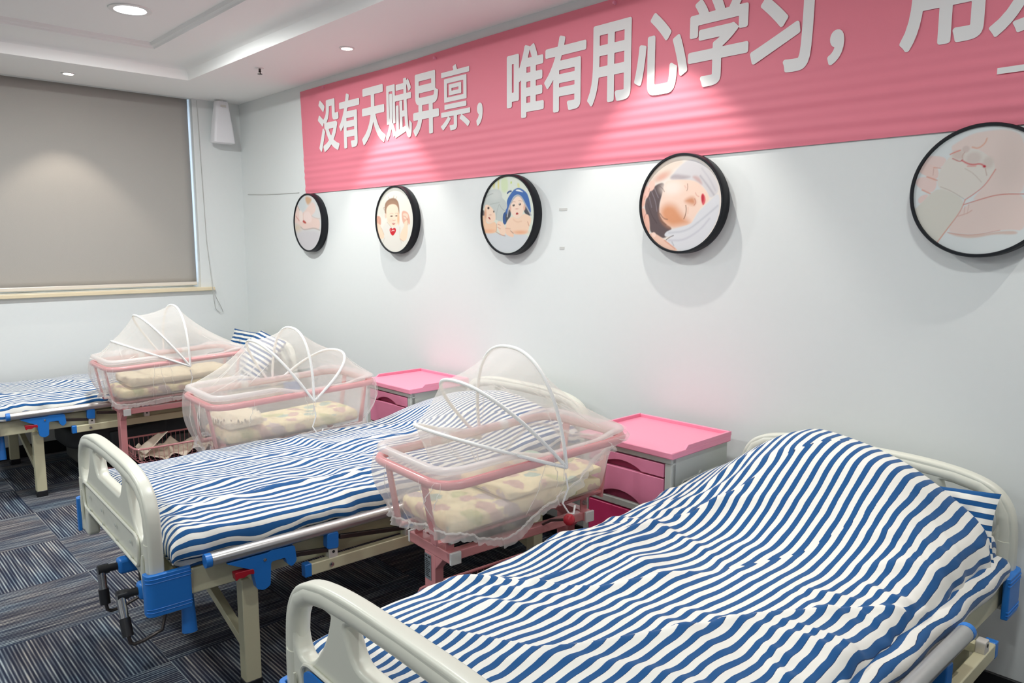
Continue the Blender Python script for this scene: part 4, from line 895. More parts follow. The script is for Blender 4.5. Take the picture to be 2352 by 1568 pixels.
def mattress(label, loc, rz, x0, x1, y0, y1, z0, z1):
    rng = np.random.default_rng(5); rows = []; us = []
    n = 60
    prof = []
    hw = (x1-x0)/2; cx = (x0+x1)/2; r = 0.035; hz = (z1-z0)/2; cz = (z0+z1)/2
    pp = rpoly([(-hw,-hz),(hw,-hz),(hw,hz),(-hw,hz)], r, 6); 
    ys = [y0, y0+0.004, y0+0.015, y0+0.035] + list(np.linspace(y0+0.07, y1-0.07, n)) + [y1-0.035, y1-0.015, y1-0.004, y1]
    for y in ys:
        e = min(y-y0, y1-y); k = 1 - max(0, 0.035-e)/0.035; ins = 0.03*(1-math.sqrt(max(0, 1-(1-k)**2)))
        rows.append([(cx + a*(1-ins/hw) + 0.004*sin(y*23+a*5)*(abs(a) > hw*0.9), y, cz + b*(1-ins/hz*0.9)) for a, b in pp])
        L = 0; ur = []
        for i, (a, b) in enumerate(pp):
            if i: L += math.hypot(a-pp[i-1][0], b-pp[i-1][1])
            ur.append((L + 0.004*sin(y*31 + i), y))
        us += ur
    q = len(pp); mb = MB().grid(rows, closed_u=True); mb.f += [tuple(range(q-1,-1,-1)), tuple(range((len(ys)-1)*q, len(ys)*q))]
    o = obj('mattress', mb, M['stripe'], None, smooth=True, loc=loc, rot=(0,0,rz)); uvset(o, us)
    return tag(o, label, 'mattress', 'striped mattresses')
def pillow(label, loc, rot, w=0.60, d=0.36, h=0.13, seed=1, ruffle=0.0):
    rng = np.random.default_rng(seed); n = 44; u = np.linspace(-1, 1, n); U, V = np.meshgrid(u, u)
    f = np.power(np.clip((1-np.abs(U)**2.6)*(1-np.abs(V)**2.6), 0, 1), 0.42)
    pin = 1 - 0.06*(1-np.abs(V))*np.abs(U)**2 ; X = U*w/2*(1-0.07*(1-V*V)*0); Y = V*d/2
    ed = (1-f); X = X*(1 - 0.05*(1-V*V)); Y = Y*(1-0.06*(1-U*U))
    nz = 0.012*value_noise(rng, X, Y, 0.10, 0.07)*f + 0.006*value_noise(rng, X, Y, 0.03, 0.05)*f
    v = []; fc = []; uv = []
    for sg in (1, -1):
        o0 = len(v); v += [(float(a), float(b), float(c)) for a, b, c in zip(X.ravel(), Y.ravel(), (sg*f*h/2 + nz).ravel())]
        uv += [(float(b)+5, float(a)) for a, b in zip(X.ravel(), Y.ravel())]
        for i in range(n-1):
            for j in range(n-1):
                q = (o0+i*n+j, o0+i*n+j+1, o0+(i+1)*n+j+1, o0+(i+1)*n+j); fc.append(q if sg > 0 else q[::-1])
    b = MB(); b.v = v; b.f = fc
    o = obj('pillow', b, M['stripe'], None, smooth=True, fix=False, angle=180, loc=loc, rot=rot); uvset(o, uv)
    return tag(o, label, 'pillow', 'striped pillows')

# nearest bed
def z3(X, Y):
    z = 0.572 - 0.030*np.abs(X/0.47)**3 + 0.02*smooth01((Y-0.9)/0.7)
    z = z - 0.02*smooth01((0.35-Y)/0.35)
    hump = np.exp(-np.abs((X-0.02)/0.365)**3.0)*0.215*smooth01((Y-1.18)/0.50)*(1-0.35*smooth01((Y-1.74)/0.08))*(1-0.16*np.abs((X+0.06)/0.4)**1.3)
    hump += 0.012*smooth01((Y-1.25)/0.35)*np.exp(-((X-0.33)/0.17)**2)
    return z + hump
def w3(rng, X, Y):
    H = wrinkles(rng, X, Y, 24, (-0.45,0.45,0.15,1.7), (0.35,0.45), (0.003,0.010), (0.022,0.055), (0.12,0.40))
    H += wrinkles(rng, X, Y, 46, (0.28,0.5,0.2,1.7), (0.15,0.4), (0.003,0.008), (0.012,0.024), (0.04,0.12))
    H += wrinkles(rng, X, Y, 26, (-0.48,-0.1,0.3,1.5), (0.9,0.4), (0.004,0.013), (0.016,0.034), (0.10,0.30))
    H += wrinkles(rng, X, Y, 12, (-0.4,0.4,0.07,0.25), (0.1,0.3), (0.003,0.008), (0.014,0.028), (0.05,0.15))
    return H + 0.007*value_noise(rng, X, Y, 0.24, 0.20)
quilt('striped_quilt', 'rumpled blue and white striped quilt humped over the pillow on the nearest bed', *BEDS[0], 3, z3, w3,
      [([(-0.42,0.16),(-0.24,0.27),(-0.12,0.32),(0.0,0.37),(0.078,0.514),(0.14,0.627),(0.246,0.88),(0.389,1.121),(0.47,1.22)], 0.016, 0.035, 0.016),
       ([(-0.482,0.434),(-0.301,0.545),(-0.108,0.688),(-0.047,0.817),(0.03,1.0)], 0.014, 0.03, 0.018),
       ([(-0.24,0.50),(-0.236,0.667),(-0.222,0.803),(-0.225,0.974),(-0.223,1.20)], 0.012, 0.025, 0.014),
       ([(-0.32,1.15),(-0.238,1.243),(-0.141,1.38),(-0.074,1.495)], 0.012, 0.03, 0.014)], halfw=0.460, y0=0.056, y1=1.79, drop=0.088, shift=-0.040)
mattress('blue and white striped mattress under the quilt of the nearest bed', *BEDS[0], -0.455, 0.464, 0.075, 1.815, 0.4585, 0.530)
# middle bed
def z2(X, Y):
    z = 0.584 - 0.020*np.abs(X/0.47)**3 + 0.012*smooth01((Y-0.9)/0.7)
    return z + np.exp(-((X-0.0)/0.33)**2)*0.085*smooth01((Y-1.30)/0.40) + 0.04*smooth01((Y-1.2)/0.4)
def w2(rng, X, Y):
    H = wrinkles(rng, X, Y, 26, (-0.45,0.30,0.1,1.7), (0.7,0.4), (0.003,0.009), (0.025,0.055), (0.12,0.40))
    H += wrinkles(rng, X, Y, 40, (-0.10,0.32,0.2,1.3), (1.05,0.3), (0.002,0.007), (0.020,0.040), (0.10,0.30))
    H += wrinkles(rng, X, Y, 16, (0.30,0.46,0.1,1.3), (1.0,0.5), (0.003,0.007), (0.016,0.030), (0.05,0.12))
    H += wrinkles(rng, X, Y, 12, (0.10,0.46,0.07,0.25), (1.0,0.4), (0.004,0.010), (0.014,0.026), (0.05,0.12))
    return H + 0.005*value_noise(rng, X, Y, 0.25, 0.20)
def us2(rng, X, Y):
    m = np.exp(-((X-0.14)/0.20)**2)*smooth01((Y-0.1)/0.3)*smooth01((1.5-Y)/0.4)
    return 0.010*m*np.sin(X*24 + Y*3.5)
quilt('striped_quilt', 'wrinkled blue and white striped quilt covering the middle bed', *BEDS[1], 8, z2, w2,
      [([(0.30,0.06),(0.26,0.5),(0.36,0.95)], 0.014, 0.025, 0.016), ([(-0.25,0.2),(-0.12,0.7),(-0.02,1.2)], 0.010, 0.025, 0.014), ([(-0.40,1.0),(-0.2,1.3),(0.1,1.5)], 0.014, 0.03, 0.02)],
      halfw=0.466, y0=0.065, y1=1.78, drop=0.060, r=0.040, ushift=us2, uscale=1.16)
mattress('blue and white striped mattress under the quilt of the middle bed', *BEDS[1], -0.44, 0.452, 0.075, 1.815, 0.4585, 0.505)
# far bed
def zf(X, Y): return 0.560 - 0.03*np.abs(X/0.47)**3 + 0.0*Y
quilt('striped_quilt', 'flat blue and white striped quilt on the farthest bed by the window', *BEDS[2], 11, zf, w2,
      [([(-0.3,0.3),(0.1,0.6),(0.2,1.0)], 0.012, 0.03, 0.02)], halfw=0.455, y0=0.065, y1=1.55, drop=0.050, r=0.038, ushift=us2, res=0.010, uscale=1.1)
mattress('blue and white striped mattress under the quilt of the farthest bed', *BEDS[2], -0.44, 0.452, 0.075, 1.815, 0.4585, 0.515)
def at_bed(i, x, y, z):
    (bx, by, _), a = BEDS[i]; return (bx + x*cos(a) - y*sin(a), by + x*sin(a) + y*cos(a), z)
pillow('striped pillow propped against the headboard of the farthest bed', at_bed(2, 0.31, 1.66, 0.665), (R(50), R(4), R(-6)), 0.46, 0.34, 0.13, 4)
pillow('second striped pillow against the left of the farthest bed headboard', at_bed(2, -0.17, 1.76, 0.660), (R(74), 0, R(2)), 0.46, 0.26, 0.08, 9)
pillow('striped pillow corner poking out beside the headboard of the nearest bed', at_bed(0, 0.13, 1.755, 0.600), (R(72), R(-4), R(-2)), 0.60, 0.20, 0.05, 6)

# ------------------------------------------------------------------ bedside cabinets
def arc_front(x0, x1, z0, z1, a0, a1, h, top):
    """drawer front with a curved finger recess cut from its upper (or lower) edge between a0 and a1"""
    n = 14; zz = z1 if top else z0; sg = -1 if top else 1
    cut = [(a0 + (a1-a0)*i/n, zz + sg*h*math.sin(pi*i/n)**0.75) for i in range(n+1)]
    return [(x0,z0),(x1,z0)] + ([(x1,z1)] + cut[::-1] + [(x0,z1)] if top else []) if top else [(x0,z0)] + cut + [(x1,z0),(x1,z1),(x0,z1)]
def cabinet(label, loc, rz, group):
    t = thing('bedside_cabinet', label, 'cabinet', loc, rz, group)
    W, D = 0.205, 0.370
    b = MB().box(-W, -W+0.012, 0.008, D, 0.06, 0.668).box(W-0.028, W, 0.008, D, 0.06, 0.668).box(-W+0.012, W-0.028, D-0.012, D, 0.06, 0.668).box(-W+0.012, W-0.028, 0.03, D-0.012, 0.06, 0.075)
    b.box(-W, W, 0.0, 0.03, 0.645, 0.668).box(-W, -W+0.028, 0.0, 0.03, 0.06, 0.645).box(W-0.028, W, 0.0, 0.03, 0.06, 0.645).box(-W+0.028, W-0.028, 0.0, 0.03, 0.437, 0.463).box(-W+0.012, W-0.028, 0.03, D-0.012, 0.44, 0.45).box(-W+0.028, W-0.028, 0.0, 0.03, 0.06, 0.085)
    obj('body', b, M['cabgrey'], t, bevel=0.003)
    obj('recess', MB().box(-W+0.013, W-0.029, 0.028, 0.032, 0.08, 0.645), M['dark'], t)
    # tray top with a raised rim on three sides that slopes away at the front corners
    tp = rpoly([(-W-0.014,-0.014),(W+0.014,-0.014),(W+0.014,D+0.004),(-W-0.014,D+0.004)], 0.008, 4)
    top = obj('tray_top', MB().prism(tp, 0.667, 0.692), M['pinktop'], t, bevel=0.004)
    for k in (-1, 1):
        x = k*(W+0.009)
        obj('side_rim', MB().prism([(0.0,0.690),(0.065,0.692),(0.083,0.706),(D+0.003,0.706),(D+0.003,0.690)], x-0.005, x+0.005, lambda y, z, h: (h, y, z)), M['pinktop'], top, bevel=0.003)
    obj('back_rim', MB().box(-W-0.013, W+0.013, D-0.006, D+0.004, 0.690, 0.706), M['pinktop'], top, bevel=0.003)
    d1 = obj('drawer', MB().prism(arc_front(-W+0.031, W-0.031, 0.592, 0.641, -0.105, 0.075, 0.024, False), -0.002, 0.022, lambda x, z, h: (x, h, z)), M['pinkdoor'], t, bevel=0.002)
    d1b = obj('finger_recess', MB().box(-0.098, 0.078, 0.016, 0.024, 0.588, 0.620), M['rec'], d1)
    d2 = obj('lower_drawer', MB().prism(arc_front(-W+0.031, W-0.031, 0.468, 0.586, -0.120, 0.070, 0.030, False), -0.002, 0.022, lambda x, z, h: (x, h, z)), M['pinkdoor'], t, bevel=0.002)
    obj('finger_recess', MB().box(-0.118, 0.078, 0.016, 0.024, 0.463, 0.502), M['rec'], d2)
    obj('bottom_door', MB().prism([(-W+0.031,0.092),(W-0.031,0.092),(W-0.031,0.432),(-W+0.031,0.432)], -0.002, 0.020, lambda x, z, h: (x, h, z)), M['magenta'], t, bevel=0.003)
    for k in (-1, 1):
        x = k*W
        hl = obj('towel_rail', MB().tube([(x, 0.060, 0.505), (x, 0.066, 0.560), (x, 0.076, 0.570), (x, 0.19, 0.574), (x, 0.305, 0.576), (x, 0.312, 0.568), (x, 0.312, 0.530)], 0.0042, 8), M['cabgrey'], t, smooth=True)
        obj('flap_outline', MB().tube([(x, 0.069, 0.500), (x, 0.078, 0.552), (x, 0.168, 0.555), (x, 0.186, 0.545), (x, 0.204, 0.556), (x, 0.298, 0.560)], 0.0026, 6), M['dark'], hl)
        obj('knob', MB().lathe([(0.0, 0.006*k), (0.012, 0.005*k), (0.014, 0.0)], (x, 0.186, 0.575), 16, 'x'), M['cabgrey'], hl, smooth=True)
    for sx in (-1, 1):
        for y in (0.05, D-0.05):
            obj('caster', MB().lathe([(0.0,-0.012),(0.024,-0.012),(0.028,-0.006),(0.028,0.006),(0.024,0.012),(0.0,0.012)], (sx*(W-0.04), y, 0.018), 18, 'x').box(sx*(W-0.04)-0.016, sx*(W-0.04)+0.016, y-0.012, y+0.012, 0.04, 0.062), M['blackp'], t, smooth=True)
    return t
CG = 'pink topped bedside cabinets against the banner wall'
c0 = cabinet('pink topped bedside cabinet with crimson lower door, left of the nearest bed', (4.178, -0.452, 0.010), R(-0.5), CG)
dup(c0, (2.590, -0.425, 0.010), R(-1.0), 'pink topped bedside cabinet behind the middle bassinet, left of the middle bed', CG)

# ------------------------------------------------------------------ bassinets (long axis y, foot end at -0.385)
BW, BL = 0.215, 0.385
def rimz(y): return 0.742 + (y + BL)*0.039
def rrect(hw, y0, y1, r, n=8):
    return rpoly([(-hw,y0),(hw,y0),(hw,y1),(-hw,y1)], r, n)
def dense(p, m):
    P = np.array(p + [p[0]]); d = np.r_[0, np.cumsum(np.hypot(*np.diff(P, axis=0).T))]; q = np.linspace(0, d[-1], m, endpoint=False)
    return list(zip(np.interp(q, d, P[:,0]), np.interp(q, d, P[:,1])))
def bassinet(label, loc, rz, group, lever=False):
    t = thing('bassinet', label, 'bassinet', loc, rz, group)
    rp = dense(rrect(BW, -BL, BL, 0.085), 72)
    rim = obj('rim_tube', MB().tube([(x, y, rimz(y)) for x, y in rp], 0.0145, 14, closed=True), M['pinkmetal'], t, smooth=True)
    for x in (-0.105, 0.105):
        for e in (-1, 1):
            y = e*(BL-0.002)
            obj('post', MB().obox((x, y, rimz(y)-0.008), (x, y-e*0.035, 0.535), 0.032, 0.008, up=(0,1,0)), M['pinkmetal'], t, bevel=0.002)
        obj('cradle_bar', MB().obox((x, -BL+0.035, 0.535), (x, BL-0.035, 0.555), 0.022, 0.010), M['pinkmetal'], t, bevel=0.002)
    for y in (-0.10, 0.16):
        obj('rim_clip', MB().tube([(-BW, y-0.018, rimz(y)), (-BW, y+0.018, rimz(y))], 0.0165, 12), M['whitep'], rim, smooth=True)
    rows = []
    def lip(y, x):
        s = smooth01((0.02-y)/0.16) if y < 0.1 else 0.0
        return 0.010 + 0.026*float(s) + 0.014*float(smooth01((y-0.22)/0.1))
    for hw, y0, y1, r, z in ((0.02,-0.06,0.06,0.02,0.552),(0.135,-0.30,0.31,0.05,0.553),(0.155,-0.325,0.33,0.06,0.562),(0.163,-0.335,0.34,0.065,0.585),(0.175,-0.348,0.352,0.07,0.655),(0.187,-0.360,0.362,0.075,0.715)):
        rows.append([(x, y, z + (y+BL)*0.03) for x, y in dense(rrect(hw, y0, y1, r), 96)])
    obj('tub', MB().grid(rows + [[(x, y, rimz(y)-0.004) for x, y in dense(rrect(0.190,-0.362,0.364,0.077), 96)]], closed_u=True), M['tub'], t, smooth=True, angle=70); rows = []
    for hw, y0, y1, r, k in ((0.190,-0.362,0.364,0.077,0.0),(0.192,-0.364,0.366,0.078,0.55),(0.197,-0.368,0.370,0.078,1.0),(0.204,-0.376,0.377,0.08,1.06),(0.217,-0.390,0.389,0.085,0.98),(0.219,-0.392,0.391,0.085,0.72)):
        rows.append([(x, y, rimz(y) - 0.004 + (lip(y, x) + 0.008)*k*1.15) for x, y in dense(rrect(hw, y0, y1, r), 96)])
    obj('tub_lip', MB().grid(rows, closed_u=True), M['lip'], t, smooth=True, angle=70, solid=0.002)
    # stand
    for e in (-1, 1):
        y = e*0.285
        cb = obj('cross_beam', MB().box(-0.118, 0.118, y-0.018, y+0.018, 0.462, 0.497), M['pinkmetal'], t, bevel=0.003)
        for k in (-1, 1): obj('end_cap', MB().box(min(k*0.116,k*0.126), max(k*0.116,k*0.126), y-0.0195, y+0.0195, 0.460, 0.499), M['white'], cb, bevel=0.002)
        lg = obj('stand_leg', MB().box(-0.030, 0.030, y-0.017, y+0.017, 0.085, 0.463), M['pinkmetal'], t, bevel=0.003)
        obj('gusset', MB().prism([(0.030,0.463),(0.075,0.463),(0.030,0.415)], y-0.016, y+0.016, lambda x, z, h: (x, h, z)), M['pinkmetal'], lg, bevel=0.002)
        for k in (-1, 1):
            lugs = obj('pivot_lug', MB().prism(rpoly([(y-0.016,0.495),(y+0.016,0.495),(y+0.013,0.545),(y-0.013,0.545)], 0.01, 4), k*0.090-0.003, k*0.090+0.003, lambda a, b, c: (c, a, b)), M['pinkmetal'], t, bevel=0.001)
            obj('bolt', MB().lathe([(0.0,0.010),(0.006,0.010),(0.007,0.003),(0.009,0.003),(0.009,0.0)], (k*0.093, y, 0.522), 10, 'x'), M['steel'], lugs)
        obj('base_bar', MB().tube([(-0.205, y*1.08, 0.075), (-0.19, y*1.15, 0.085), (-0.12, y*1.16, 0.085), (0.12, y*1.16, 0.085), (0.19, y*1.15, 0.085), (0.205, y*1.08, 0.075)], 0.014, 12), M['pinkmetal'], t, smooth=True)
        obj('base_foot', MB().box(-0.03, 0.03, min(y*1.17, y*0.9), max(y*1.17, y*0.9), 0.072, 0.098), M['pinkmetal'], t, bevel=0.003)
        for k in (-1, 1):
            cs = obj('caster', MB().lathe([(0.0,-0.011),(0.024,-0.011),(0.029,-0.005),(0.029,0.005),(0.024,0.011),(0.0,0.011)], (k*0.185, y*1.12, 0.029), 20, 'x'), M['midgrey'], t, smooth=True)
            obj('fork', MB().box(k*0.185-0.017, k*0.185+0.017, y*1.12-0.012, y*1.12+0.012, 0.052, 0.072).box(k*0.185-0.017, k*0.185-0.013, y*1.12-0.012, y*1.12+0.012, 0.025, 0.055).box(k*0.185+0.013, k*0.185+0.017, y*1.12-0.012, y*1.12+0.012, 0.025, 0.055), M['steel'], cs)
    for k in (-1, 1):
        obj('side_beam', MB().box(k*0.092-0.016, k*0.092+0.016, -0.268, 0.268, 0.464, 0.494), M['pinkmetal'], t, bevel=0.003)
    obj('base_spine', MB().box(-0.016, 0.016, -0.30, 0.30, 0.072, 0.098), M['pinkmetal'], t, bevel=0.003)
    # wire basket between the legs
    bk = dense(rrect(0.165, -0.262, 0.262, 0.05), 60); bb = dense(rrect(0.140, -0.235, 0.235, 0.05), 60)
    bs = obj('wire_basket', MB().tube([(x, y, 0.262) for x, y in bk], 0.0058, 8, closed=True), M['pinkmetal'], t, smooth=True)
    obj('bottom_hoop', MB().tube([(x, y, 0.172) for x, y in bb], 0.0028, 6, closed=True), M['pinkmetal'], bs)
    ww = MB()
    for (x, y), (x2, y2) in zip(bk, bb): ww.tube([(x, y, 0.262), (x*0.99, y*0.99, 0.20), (x2, y2, 0.172)], 0.0014, 5)
    for i in range(10):
        y = -0.21 + i*0.0467; ww.tube([(-0.139, y, 0.172), (0.139, y, 0.172)], 0.0014, 5)
    for i in range(5):
        x = -0.1 + i*0.05; ww.tube([(x, -0.234, 0.1716), (x, 0.234, 0.1716)], 0.0014, 5)
    obj('basket_wires', ww, M['pinkmetal'], bs)
    if lever:
        lv = obj('tilt_lever', MB().tube([(0.098, 0.085, 0.490), (0.165, 0.066, 0.530), (0.250, 0.056, 0.560)], 0.0045, 8), M['dsteel'], t, smooth=True)
        obj('lever_knob', MB().lathe([(0.0,-0.019),(0.011,-0.016),(0.018,-0.007),(0.019,0.0),(0.017,0.008),(0.010,0.016),(0.0,0.018)], (0.262, 0.055, 0.564), 18), M['red'], lv, smooth=True)
        st = obj('rating_sticker', MB().box(-0.026, 0.010, -0.3035, -0.302, 0.372, 0.455), M['sticker'], t)
        lines = [(0.445,0.451,-0.022,-0.012),(0.445,0.450,-0.006,0.007)] + [(0.4365-0.0062*i, 0.4395-0.0062*i, -0.023, -0.023 + 0.029*(0.55+0.45*abs(sin(i*2.3)))) for i in range(10)]
        for z0, z1, x0, x1 in lines: obj('printed_line', MB().box(x0, x1, -0.3040, -0.3034, z0, z1), M['ink'], st)
    return t
SG = 'pink bassinets on wheeled stands beside the beds'
BS = [((4.060, -0.960, 0), R(-5.0)), ((2.580, -1.015, 0), R(-3.5)), ((1.205, -1.045, 0), R(-1.5))]
bassinet('pink bassinet with red lever knob, between the middle and nearest beds', *BS[0], SG, True)
bassinet('pink bassinet in the middle, left of the middle bed', *BS[1], SG)
bassinet('pink bassinet with its wire basket showing, beside the farthest bed', *BS[2], SG)
def at_b(i, x, y, z):
    (bx, by, _), a = BS[i]; return (bx + x*cos(a) - y*sin(a), by + x*sin(a) + y*cos(a), z)

def soft_slab(name, label, cat, i, hw, y0, y1, z0, z1, m, seed, wob=0.006, group=None, tilt=0.03, rz=0):
    rng = np.random.default_rng(seed); r = (z1-z0)*0.45; rows = []
    pp = rpoly([(-1,-1),(1,-1),(1,1),(-1,1)], 0.45, 5)
    ys = np.concatenate([y0 + r*(1-np.cos(np.linspace(0, pi/2, 6))), np.linspace(y0+r, y1-r, 30)[1:-1], y1 - r + r*np.sin(np.linspace(0, pi/2, 6))])
    for y in ys:
        e = max(0, r-(y-y0), r-(y1-y))/r; k = math.sqrt(max(0, 1-min(1, e)**2))
        hwk = hw - r*(1-k); hz = (z1-z0)/2*(0.25+0.75*k)
        rows.append([(a*hwk, y, (z0+z1)/2 + b*hz + (y+BL)*tilt + (wob*float(value_noise(rng_c[seed], np.array([a*hwk+1]), np.array([y+1]), 0.06, 0.08)[0]) if b > 0 else 0)) for a, b in pp])
    q = len(pp); mb = MB().grid(rows, closed_u=True); mb.f += [tuple(range(q-1,-1,-1)), tuple(range((len(ys)-1)*q, len(ys)*q))]
    o = obj(name, mb, m, None, smooth=True, loc=BS[i][0], rot=(0,0,BS[i][1]+rz), angle=60); return tag(o, label, cat, group)
class _R(dict):
    def __missing__(s, k):
        class G:                                   # fixed lattice so every call sees the same values
            def __init__(g): g.a = np.random.default_rng(k).normal(size=(64,64))
            def normal(g, size): return g.a
        s[k] = G(); return s[k]
rng_c = _R()
MG = 'printed cream bassinet mattresses'
soft_slab('bassinet_mattress', 'cream printed mattress in the bassinet with the red lever knob', 'mattress', 0, 0.150, -0.318, 0.322, 0.557, 0.612, M['baby'], 21, group=MG)
soft_slab('bassinet_mattress', 'cream printed mattress in the middle bassinet', 'mattress', 1, 0.150, -0.318, 0.322, 0.557, 0.612, M['baby'], 22, group=MG)
soft_slab('bassinet_mattress', 'cream printed mattress in the bassinet beside the farthest bed', 'mattress', 2, 0.150, -0.318, 0.322, 0.557, 0.612, M['baby'], 23, group=MG)
soft_slab('folded_baby_quilt', 'folded cream quilt lying in the bassinet beside the farthest bed', 'quilt', 2, 0.150, -0.27, 0.31, 0.616, 0.668, M['babyplain'], 24, 0.010)
soft_slab('folded_baby_quilt', 'cream quilt spread in the bassinet with the red lever knob', 'quilt', 0, 0.148, -0.10, 0.318, 0.616, 0.640, M['baby'], 25, 0.010)
o = soft_slab('baby_pillow', 'small cream lace edged pillow in the middle bassinet', 'pillow', 1, 0.135, -0.315, -0.14, 0.617, 0.672, M['babyplain'], 26, 0.008)
fr = MB(); P = []
for i in range(141):
    a = 2*pi*i/140; x = 0.128*cos(a); y = -0.2275 + 0.078*sin(a); rf = 0.014*sin(i*2.1) + 0.006*sin(i*5.3)
    P.append([(x*1.0, y, 0.655), (x*1.10, y + 0.02*sin(a), 0.660 + rf*0.6), (x*1.16, -0.2275 + (y+0.2275)*1.35, 0.656 + rf)])
fr.grid(P); obj('lace_frill', fr, M['lace'], o, smooth=True)

# mosquito nets: canopy over hoops, skirt round the tub, gathered hem
def hoop_pts(yp, zp, r, th, n=41, hw=BW+0.017):
    out = []
    for k in range(n):
        s = pi*k/(n-1); c = cos(s); x = -hw*np.sign(c)*abs(c)**0.85; h = r*sin(s)**0.82 if 0 < k < n-1 else 0.0
        out.append(np.array([x, yp - h*sin(th), zp + h*cos(th)]))
    return out
def endrib(yp, sgn, n=41, k=1.0):
    ye = sgn*(BL+0.012); hw = BW+0.010
    pl = np.array([(-hw, yp), (-hw, ye - sgn*0.07), (-hw*0.93, ye - sgn*0.02), (-hw*0.7, ye), (hw*0.7, ye), (hw*0.93, ye - sgn*0.02), (hw, ye - sgn*0.07), (hw, yp)])
    d = np.r_[0, np.cumsum(np.hypot(*np.diff(pl, axis=0).T))]; q = np.linspace(0, d[-1], n)
    out = []
    for a, b in zip(np.interp(q, d, pl[:,0]), np.interp(q, d, pl[:,1])):
        f = float(smooth01((0.12-abs(b-yp))/0.12)); out.append(np.array([a, b, (rimz(b)+0.030)*(1-f) + (rimz(yp)-0.036)*f]))
    return out
def net(label, i, yp, hoops, foot=True, hemz=0.50, seed=1, droop=0.0, headlift=0.05):
    rng = np.random.default_rng(seed)
    t = thing('mosquito_net', label, 'net', BS[i][0], BS[i][1], 'white mosquito nets over the bassinets')
    zp = rimz(yp) - 0.036
    hs = [hoop_pts(yp, zp, r, R(th)) for r, th in hoops]
    for h in hs: obj('hoop', MB().tube([tuple(p) for p in h], 0.0062, 10), M['hoop'], t, smooth=True)
    ribs = ([endrib(yp, -1)] if foot else [[p*np.array([0.93,1,1]) + np.array([0, 0.05*sin(pi*k/40), -0.13*sin(pi*k/40)]) for k, p in enumerate(hs[0])]]) + hs + [endrib(yp, 1)]
    rows = []; S = 14
    for a, b in zip(ribs[:-1], ribs[1:]):
        L = max(np.linalg.norm(p-q) for p, q in zip(a, b))
        for k in range(S):
            f = k/S; row = []
            for m, (p, q) in enumerate(zip(a, b)):
                v = p*(1-f) + q*f; u = m/(len(a)-1); sag = 0.16*L*f*(1-f)*4*0.5*sin(pi*u)
                c = np.array([0, v[1], zp]); d = c - v; ln = np.linalg.norm(d)
                if ln > 1e-6: v = v + d/ln*min(sag, ln*0.5)
                v = v + np.array([0, 0, 0.004])*sin(u*60 + seed)*f*(1-f)*4
                row.append(tuple(v))
            rows.append(row)
    rows.append([tuple(p) for p in ribs[-1]])
    obj('canopy', MB().grid(rows), M['net'], t, smooth=True, angle=180)
    # tension folds running from the apex hoops to the ends
    for a, b, tt in ((hs[-1], ribs[-1], 1), (hs[0], ribs[0], 0)):
        for _ in range(7):
            m = int(rng.uniform(8, 33)); m2 = min(40, max(0, m + int(rng.normal(0, 4)))); p, q = a[m], b[m2]; f0 = rng.uniform(0.0, 0.25); f1 = rng.uniform(0.6, 1.0)
            pts = []
            for f in np.linspace(f0, f1, 12):
                v = p*(1-f)+q*f; L = np.linalg.norm(p-q); c = np.array([0, v[1], zp]); d = c-v; ln = max(1e-6, np.linalg.norm(d)); sag = 0.16*max(np.linalg.norm(x-y) for x, y in zip(a, b))*f*(1-f)*2*sin(pi*(m*(1-f)+m2*f)/40)
                pts.append(tuple(v + d/ln*min(sag, ln*0.5)))
            obj('fold', MB().tube(pts, [0.0004+0.0016*sin(pi*k/11) for k in range(12)], 6), M['hem'], t, smooth=True)
    # skirt
    N = 260; loop = dense(rrect(BW+0.014, -BL-0.016, BL+0.016, 0.09), N); rows = []; ph = rng.uniform(0, 6, 8)
    hz = []
    for k, (x, y) in enumerate(loop):
        a = 2*pi*k/N; base = hemz + 0.018*sin(a*2+ph[0]) + 0.012*sin(a*5+ph[1]) + headlift*float(smooth01((y-0.05)/0.3)) - droop*float(smooth01((x-0.05)/0.1))*math.exp(-((y+0.13)/0.15)**2)
        hz.append(base)
    M_ = 16
    for j in range(M_+1):
        f = j/M_; row = []
        for k, (x, y) in enumerate(loop):
            a = 2*pi*k/N; zt = rimz(y) + 0.016; z = zt*(1-f) + hz[k]*f
            pull = 1 + 0.055*sin(pi*min(1, f*1.15))*0.9 - 0.17*f**2.2
            rf = (0.0035*sin(a*19+ph[2]+2*sin(a*3)) + 0.0022*sin(a*43+ph[3]))*f*1.6
            row.append((x*(pull+rf*2.0), y*(1-(1-pull)*0.55) + rf*np.sign(y)*1.2, z))
        rows.append(row)
    obj('skirt', MB().grid(rows, closed_u=True), M['net'], t, smooth=True, angle=180)
    last = rows[-1]; rows = []
    for j in range(4):
        f = j/3; rows.append([(x*(1+0.05*f) , y*(1+0.02*f) , z - 0.020*f + (0.0022*sin(k*2.4)+0.002*sin(k*4.1+1)+0.005*sin(k*0.21))*f - 0.012*(1-f)*0) for k, (x, y, z) in enumerate(last)])
    rows = [[(x + np.sign(x)*0.004*sin(k*1.7)*(jj/3), y + np.sign(y)*0.004*sin(k*1.7)*(jj/3), z) for k, (x, y, z) in enumerate(r)] for jj, r in enumerate(rows)]
    hm = obj('ruffled_hem', MB().grid(rows, closed_u=True), M['hem'], t, smooth=True, angle=180)
    obj('elastic', MB().tube([(x, y, z + 0.002*sin(k*2.4)) for k, (x, y, z) in enumerate(last)], 0.0035, 6, closed=True), M['hem'], hm, smooth=True)
